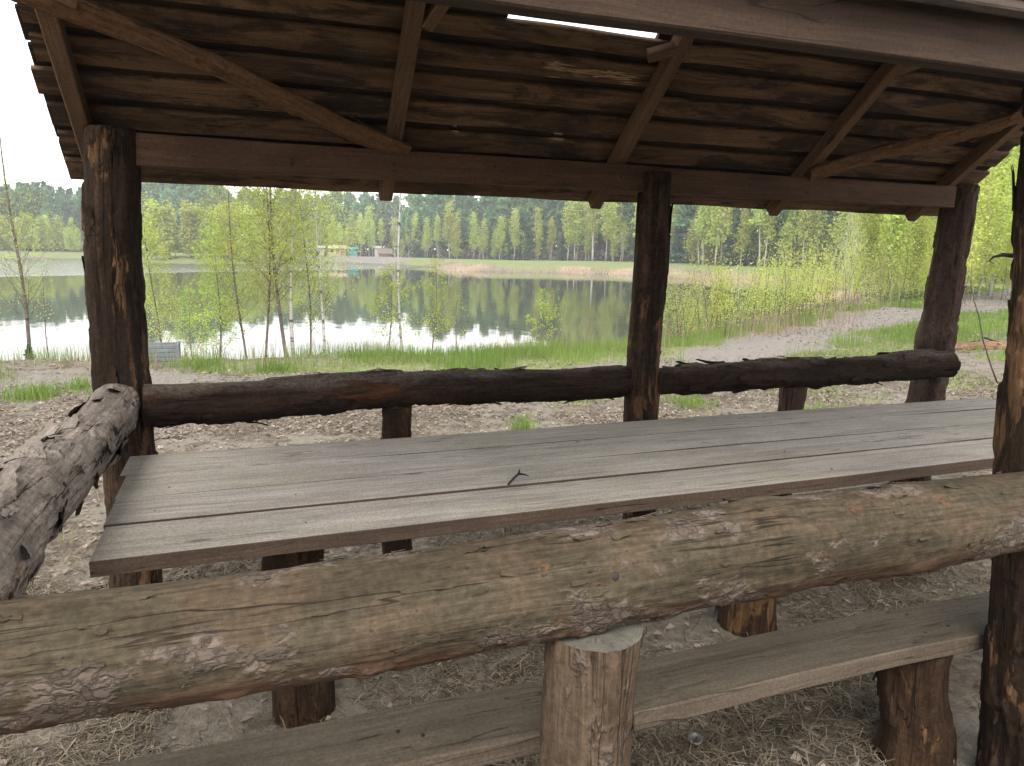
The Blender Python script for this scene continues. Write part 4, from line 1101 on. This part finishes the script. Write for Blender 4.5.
near_tree('birch_sapling', .92, 11.9, 511, 3.6, 0.0168, 63, 156, 0.018, 0.251, 'thin straight birch right of the white barked stem', 'sapling', c0=.2, puff=.2)
near_tree('birch_sapling', 1.14, 11.6, 512, 4.3, 0.0238, 71, 156, 0.018, 0.235, 'pale birch at the right end of the clump', 'sapling', bark='birch', c0=.2, lean=.02, puff=.2)
near_tree('birch_sapling', 2.42, 11.75, 513, 4.4, 0.0238, 57, 8, 0.0158, 0.154, 'pale slender birch with hardly any leaves left of the middle post', 'sapling', bark='birch', c0=.3, lean=.01, up=1.6, puff=.2)
near_tree('alder_sapling', 2.15, 11.7, 514, 1.75, 0.014, 42, 62, 0.0237, 0.393, 'leafy leaning sapling left of the pale slender birch', 'sapling', c0=.3, lean=.12, lf='leaf2', puff=.2)
near_tree('alder_sapling', 2.85, 11.6, 515, 1.9, 0.0126, 48, 47, 0.0221, 0.28, 'leafy slim sapling just right of the pale slender birch', 'sapling', c0=.25, lean=.03, lf='leaf2', puff=.2)
near_tree('alder_sapling', 3.25, 11.6, 516, 1.55, 0.0113, 36, 14, 0.0189, 0.42, 'low wide sapling with few leaves above the bright grass', 'sapling', c0=.3, lean=.05, lf='leaf2', puff=.2)
near_tree('alder_sapling', 4.70, 11.4, 517, 1.15, 0.0077, 31, 43, 0.0211, 0.364, 'short bushy green sapling near the middle of the shore grass', 'sapling', c0=.2, lf='leaf2', puff=.2)
near_tree('alder_sapling', 5.02, 11.5, 518, 1.3, 0.0085, 25, 12, 0.0189, 0.307, 'thin sparse sapling beside the middle post on the shore', 'sapling', c0=.3, lf='leaf2', puff=.2)
near_tree('alder_sapling', 6.9, 11.3, 519, 1.3, 0.0085, 34, 47, 0.0211, 0.364, 'small leafy sapling just right of the middle post', 'sapling', c0=.2, lf='leaf2', puff=.2)
kx, ky = -3.02, 12.55
o = plant_tree('spruce_sapling', SPRUCES[0], kx, ky, .62, 1., 'tiny dark spruce sapling at the foot of the tall slim birch', 'sapling', None, 1.1)

# ================================================================== GRASS, LITTER
def blades(n, xy, hmin, hmax, wid, rng, lean=.35, z=None):
    x = xy[:, 0]; y = xy[:, 1]; z = ground_z(xy) if z is None else z
    h = rng.uniform(hmin, hmax, n); a = rng.uniform(0, 6.28, n); ln = lean * rng.uniform(.2, 1, n) * h
    fa = rng.uniform(0, 6.28, n); w = wid * rng.uniform(.6, 1.3, n)
    fx, fy = np.cos(fa) * w, np.sin(fa) * w
    b0 = np.stack([x - fx, y - fy, z - .01], 1); b1 = np.stack([x + fx, y + fy, z - .01], 1)
    mx, my, mz = x + np.cos(a) * ln * .35, y + np.sin(a) * ln * .35, z + h * .6
    m0 = np.stack([mx - fx * .7, my - fy * .7, mz], 1); m1 = np.stack([mx + fx * .7, my + fy * .7, mz], 1)
    tp = np.stack([x + np.cos(a) * ln, y + np.sin(a) * ln, z + h], 1)
    V = np.stack([b0, b1, m1, m0, tp], 1).reshape(-1, 3); k = np.arange(n)[:, None] * 5
    return V, k + np.array([[0, 1, 2, 3]]), k + np.array([[3, 2, 4]])
rng = np.random.default_rng(55)
def scatter(n, x0, x1, y0, y1): return np.column_stack([rng.uniform(x0, x1, n), rng.uniform(y0, y1, n)])
# green grass by mask
b = MB()
P = scatter(520000, -9, 15, 3.4, 15)
s_, g_, r_ = masks(P); d = lake_sd(P)
keep = (rng.random(len(P)) < g_ ** 1.5 * sstep(.22, .6, vnoise(np.column_stack([P * 1.1, P[:, 0] * 0]), 19) + .25 * (d < 3.)) * np.where(d < 4.8, .45, .32)) & (d > -.3)
P = P[keep]; d = d[keep]
P3 = np.column_stack([P, np.zeros(len(P))])
Pf = scatter(260000, 11, 36, 8, 34); sf, gf, rf = masks(Pf); df = lake_sd(Pf)
kf = (rng.random(len(Pf)) < .05 * (1 - sf) + .55 * gf ** 1.5 * (1 - sf)) & (df > .3); Pf = Pf[kf]; nf_ = len(P)
P = np.vstack([P, Pf]); d = np.concatenate([d, np.full(len(Pf), 6.)]); P3 = np.column_stack([P, np.zeros(len(P))])
V, Q, T = blades(len(P), P, .05, .15, .0035, rng); ex = np.arange(len(V)) // 5 >= nf_
mid = np.repeat(np.column_stack([P, np.zeros(len(P))]), 5, 0); V[ex, :2] = mid[ex, :2] + (V[ex, :2] - mid[ex, :2]) * 2.6
hs = np.repeat(np.where(d < 4.6, 1.6, np.where(np.arange(len(d)) >= nf_, 1.25, .75)) * (.6 + .8 * vnoise(P3 * 1.3, 3)), 5); zz = np.repeat(ground_z(P), 5); V[:, 2] = zz + (V[:, 2] - zz) * hs
tn = np.repeat(np.clip(.2 + .6 * vnoise(P3 * .9, 9) + rng.normal(size=len(P)) * .15, 0, 1), 5)
b.add(V, Q, T, tone=tn)
tag(b.build('green_grass', M['grass'], None, False), kind='stuff')
print('grass', len(P))
# bright tufts on the trodden ground
b = MB()
for tx, ty, tr_, n in ((-2.02, 8.35, .16, 520), (-2.45, 8.0, .10, 130), (-1.62, 8.7, .12, 220), (-1.25, 8.3, .10, 220), (.35, 9.3, .12, 260), (1.2, 7.9, .08, 120), (-2.9, 9.6, .2, 350), (2.15, 5.6, .06, 110), (4.2, 6.2, .12, 160), (-.1, 2.75, .03, 12), (.25, 2.62, .03, 10), (3.0, 6.8, .2, 150), (5.2, 5.4, .2, 160), (-.6, 9.9, .2, 350), (5.8, 6.6, .3, 260), (3.6, 5.0, .25, 120), (6.8, 7.4, .3, 260)):
    P = np.column_stack([rng.normal(tx, tr_, n), rng.normal(ty, tr_ * 1.1, n)])
    V, Q, T = blades(n, P, .05, .17, .0035, rng, .6); b.add(V, Q, T, tone=np.repeat(np.clip(rng.normal(.5, .25, n), 0, 1), 5))
tag(b.build('grass_tufts', M['grass'], None, False), kind='stuff')
# dry grass and seed stalks along the water, dry tufts
b = MB()
P = scatter(60000, -9, 15, 8, 15.5); d = lake_sd(P)
keep = (np.abs(d - 1.6) < 1.6) & (rng.random(len(P)) < .32 * sstep(.45, .62, vnoise(np.column_stack([P * .8, P[:, 0] * 0]), 77)) + .035); P = P[keep]
V, Q, T = blades(len(P), P, .15, .5, .0026, rng, .5); b.add(V, Q, T, tone=np.repeat(rng.uniform(0, 1, len(P)), 5))
P = scatter(90000, 4, 40, 11, 34); d = lake_sd(P)
keep = (np.abs(d - 2.0) < 1.7) & (rng.random(len(P)) < .26); P = P[keep]
V, Q, T = blades(len(P), P, .12, .50, .005, rng, .9); b.add(V, Q, T, tone=np.repeat(rng.uniform(0, 1, len(P)), 5))
P = np.vstack([scatter(60000, -8, 14, 3.6, 13), scatter(60000, 13, 34, 9, 32)]); s_, g_, r_ = masks(P); P = P[(rng.random(len(P)) < .12 * (1 - s_) + .5 * g_) & (lake_sd(P) > .2)]
V, Q, T = blades(len(P), P, .03, .11, .002, rng, .9); b.add(V, Q, T, tone=np.repeat(rng.uniform(0, 1, len(P)), 5))
tag(b.build('dry_grass', M['dry'], None, False), kind='stuff')
# reeds on the far bank
b = MB()
P = scatter(150000, 10, 60, 50, 170); d = lake_sd(P)
P = P[(d > -.6) & (d < 3.0) & (P[:, 0] > 20) & (P[:, 1] < 130) & (rng.random(len(P)) < .8)]
V, Q, T = blades(len(P), P, .25, .6, .03, rng, .35); b.add(V, Q, T, tone=np.repeat(np.clip(.5 * vnoise(np.column_stack([P * .15, P[:, 0] * 0]), 5) + rng.uniform(0, .5, len(P)), 0, 1), 5))
tag(b.build('dry_reeds', M['reed'], None, False), kind='stuff')
# dead leaves
b = MB()
P = np.vstack([scatter(80000, -5, 9, 2.8, 9.2), scatter(22000, -9, 15, 6, 12.5), scatter(2500, -1, 4.4, .6, 3.4)])
s_, g_, r_ = masks(P); den = vnoise(np.column_stack([P * .9, P[:, 0] * 0]), 41)
P = P[rng.random(len(P)) < (1 - .85 * s_) * (.25 + .75 * sstep(.3, .65, den))]
Pf = scatter(60000, 9, 34, 8.5, 32); Pf = Pf[lake_sd(Pf) > .6]; nF = len(Pf); P = np.vstack([P, Pf])
n = len(P); c = np.column_stack([P, ground_z(P) + rng.uniform(.004, .018, n)])
size = rng.uniform(.012, .030, n); size[n - nF:] *= 1.25
a = rng.uniform(0, 6.28, n); tilt = rng.normal(size=n) * .3
ax = np.stack([np.cos(a), np.sin(a), tilt], 1); bx_ = np.stack([-np.sin(a), np.cos(a), rng.normal(size=n) * .3], 1)
fold = rng.uniform(-.25, .45, n)
S = size[:, None]; up = np.array([0, 0, 1.])
V = np.stack([c - ax * S * .8, c + bx_ * S * .5 + up * S * fold[:, None], c + ax * S * .8 + up * S * .2 * fold[:, None], c - bx_ * S * .5 + up * S * fold[:, None]], 1).reshape(-1, 3)
k = np.arange(n)[:, None] * 4
tnl = np.clip(rng.beta(1.6, 2.2, n), 0, 1)
b.add(V, None, np.vstack([k + np.array([[0, 1, 2]]), k + np.array([[0, 2, 3]])]), tone=np.repeat(tnl, 4))
tag(b.build('leaf_litter', M['litter'], None, False), kind='stuff')
# pine straw and dry stalks under and round the shelter
b = MB()
P = np.vstack([scatter(130000, -1.6, 4.6, .6, 3.6), scatter(60000, -3.5, 7.5, 2.6, 7.)])
den = vnoise(np.column_stack([P * 1.7, P[:, 0] * 0]), 43)
P = P[rng.random(len(P)) < .04 + .96 * sstep(.44, .66, den) * (.45 + .55 * sstep(.35, .6, vnoise(np.column_stack([P * 4.5, P[:, 0] * 0]), 47)))]
n = len(P); z = ground_z(P) + rng.exponential(.010, n)
a = rng.uniform(0, 6.28, n); L = rng.uniform(.035, .12, n); w = rng.uniform(.0008, .0020, n)
dx, dy = np.cos(a), np.sin(a); bow = rng.normal(size=n) * .25; el = rng.normal(size=n) * .22
p0 = np.stack([P[:, 0] - dx * L / 2, P[:, 1] - dy * L / 2, z - el * L * .5], 1); p2 = np.stack([P[:, 0] + dx * L / 2, P[:, 1] + dy * L / 2, z + el * L * .5], 1)
p1 = np.stack([P[:, 0] - dy * L * bow, P[:, 1] + dx * L * bow, z + np.abs(rng.normal(size=n)) * .006], 1)
sd = np.stack([-dy * w, dx * w, 0 * w], 1); upw = np.array([0, 0, .001])
V = np.stack([p0 - sd, p0 + sd, p1 + sd + upw, p1 - sd + upw, p2 + sd * .6, p2 - sd * .6], 1).reshape(-1, 3); V[:, 2] = np.maximum(V[:, 2], np.repeat(ground_z(P) + .001, 6))
k = np.arange(n)[:, None] * 6
b.add(V, np.vstack([k + np.array([[0, 1, 2, 3]]), k + np.array([[3, 2, 4, 5]])]), tone=np.repeat(np.clip(rng.beta(1.3, 1.6, n), 0, 1), 6))
tag(b.build('pine_straw', M['straw'], None, False), kind='stuff')
# twigs lying about
b = MB()
for i in range(150):
    x, y = rng.uniform(-4, 8), rng.uniform(1.3, 9); a = rng.uniform(0, 6.28); L = rng.uniform(.08, .35)
    z = gz(x, y) + .008
    pts = np.array([(x + math.cos(a) * L * t + rng.normal() * .008, y + math.sin(a) * L * t + rng.normal() * .008, z + rng.uniform(0, .012)) for t in np.linspace(0, 1, 4)])
    V, Q, T = tube(pts, np.linspace(.004, .0015, 4) * rng.uniform(.6, 1.4), 4); b.add(V, Q, T, tone=rng.uniform(0, .3))
tag(b.build('fallen_twigs', M['deadstem'], None, False), kind='stuff')
# the clump of tall dry stalks at the edge of the bright grass
b = MB()
P = np.column_stack([rng.normal(1.95, .16, 170), rng.normal(11.35, .1, 170)])
V, Q, T = blades(len(P), P, .25, .62, .003, rng, .8); b.add(V, Q, T, tone=np.repeat(rng.uniform(0, 1, len(P)), 5))
tag(b.build('grass_tussock', M['dry'], None, False), 'tussock of tall dry stalks between the birch clump and the green grass', 'grass')

# ================================================================== AIR
b = MB(); bxm(b, -760, 760, -140, 900, -5, 26)
mh = bpy.data.materials.new('pale air'); mh.use_nodes = True; nt = mh.node_tree; nt.nodes.clear(); g = G(nt)
pv = g.n('ShaderNodeVolumePrincipled', {'Color': (.93, .96, 1., 1), 'Density': HAZE, 'Anisotropy': .2}).outputs[0]
o = g.n('ShaderNodeOutputMaterial'); nt.links.new(pv, o.inputs['Volume'])
tag(b.build('haze', mh, None, False), kind='stuff')

# ================================================================== LIGHT, SKY, CAMERA
SUN_EL, SUN_AZ = 52., 205.            # azimuth measured from +Y (away from the camera) clockwise
w = bpy.data.worlds.new('World'); SC.world = w; w.use_nodes = True
nt = w.node_tree; nt.nodes.clear(); g = G(nt)
sky = g.n('ShaderNodeTexSky', None, sky_type='NISHITA', sun_disc=False, sun_elevation=rad(SUN_EL), sun_rotation=rad(SUN_AZ), altitude=100, air_density=1., dust_density=2.5, ozone_density=1.).outputs[0]
dirv = g.n('ShaderNodeTexCoord').outputs['Generated']
sp = g.n('ShaderNodeSeparateXYZ', {0: dirv})
zc = g.math('MAXIMUM', sp.outputs[2], .06)
cv = g.n('ShaderNodeCombineXYZ', {0: g.math('DIVIDE', sp.outputs[0], zc), 1: g.math('DIVIDE', sp.outputs[1], zc), 2: 0.}).outputs[0]
cn = g.noise(cv, .55, 6, .6, .3)
cl = g.math('ADD', .62, g.math('MULTIPLY', g.step(cn, .36, .62), .34))
cloud = g.mix(g.step(cn, .5, .85), (8.6, 8.35, 8.1), (5.6, 5.55, 5.65))
col = g.mix(cl, sky, cloud)
bg = g.n('ShaderNodeBackground', {'Color': col, 'Strength': .10}).outputs[0]
o = g.n('ShaderNodeOutputWorld'); nt.links.new(bg, o.inputs['Surface'])
sl = bpy.data.lights.new('sun', 'SUN'); sl.energy = 1.25; sl.angle = rad(32); sl.color = (1., .955, .89)
so = bpy.data.objects.new('sun', sl); COL.objects.link(so)
a = rad(SUN_AZ); e = rad(SUN_EL)
to_sun = Vector((math.sin(a) * math.cos(e), math.cos(a) * math.cos(e), math.sin(e)))
so.rotation_euler = to_sun.to_track_quat('Z', 'Y').to_euler(); so.location = to_sun * 60

cam = bpy.data.cameras.new('camera'); co = bpy.data.objects.new('camera', cam); COL.objects.link(co)
pit, rol, yaw, f = .17679, .016013, .351414, 732.8
fw = Vector((math.sin(yaw) * math.cos(pit), math.cos(yaw) * math.cos(pit), -math.sin(pit)))
rt = Vector((math.cos(yaw), -math.sin(yaw), 0)); up = rt.cross(fw)
rt2 = rt * math.cos(rol) + up * math.sin(rol); up2 = rt2.cross(fw)
mw = Matrix.Identity(4)
for i in range(3): mw[i][0] = rt2[i]; mw[i][1] = up2[i]; mw[i][2] = -fw[i]
mw[2][3] = 1.5
co.matrix_world = mw
cam.sensor_fit = 'HORIZONTAL'; cam.sensor_width = 36; cam.lens = f / 1024 * 36
cam.clip_start = .05; cam.clip_end = 3000
SC.camera = co
SC.view_settings.view_transform = 'Standard'; SC.view_settings.look = 'None'; SC.view_settings.gamma = 1
SC.view_settings.exposure = 1.8
SC.cycles.max_bounces = 8; SC.cycles.diffuse_bounces = 4; SC.cycles.use_denoising = True
print('trees', NTREE[0])
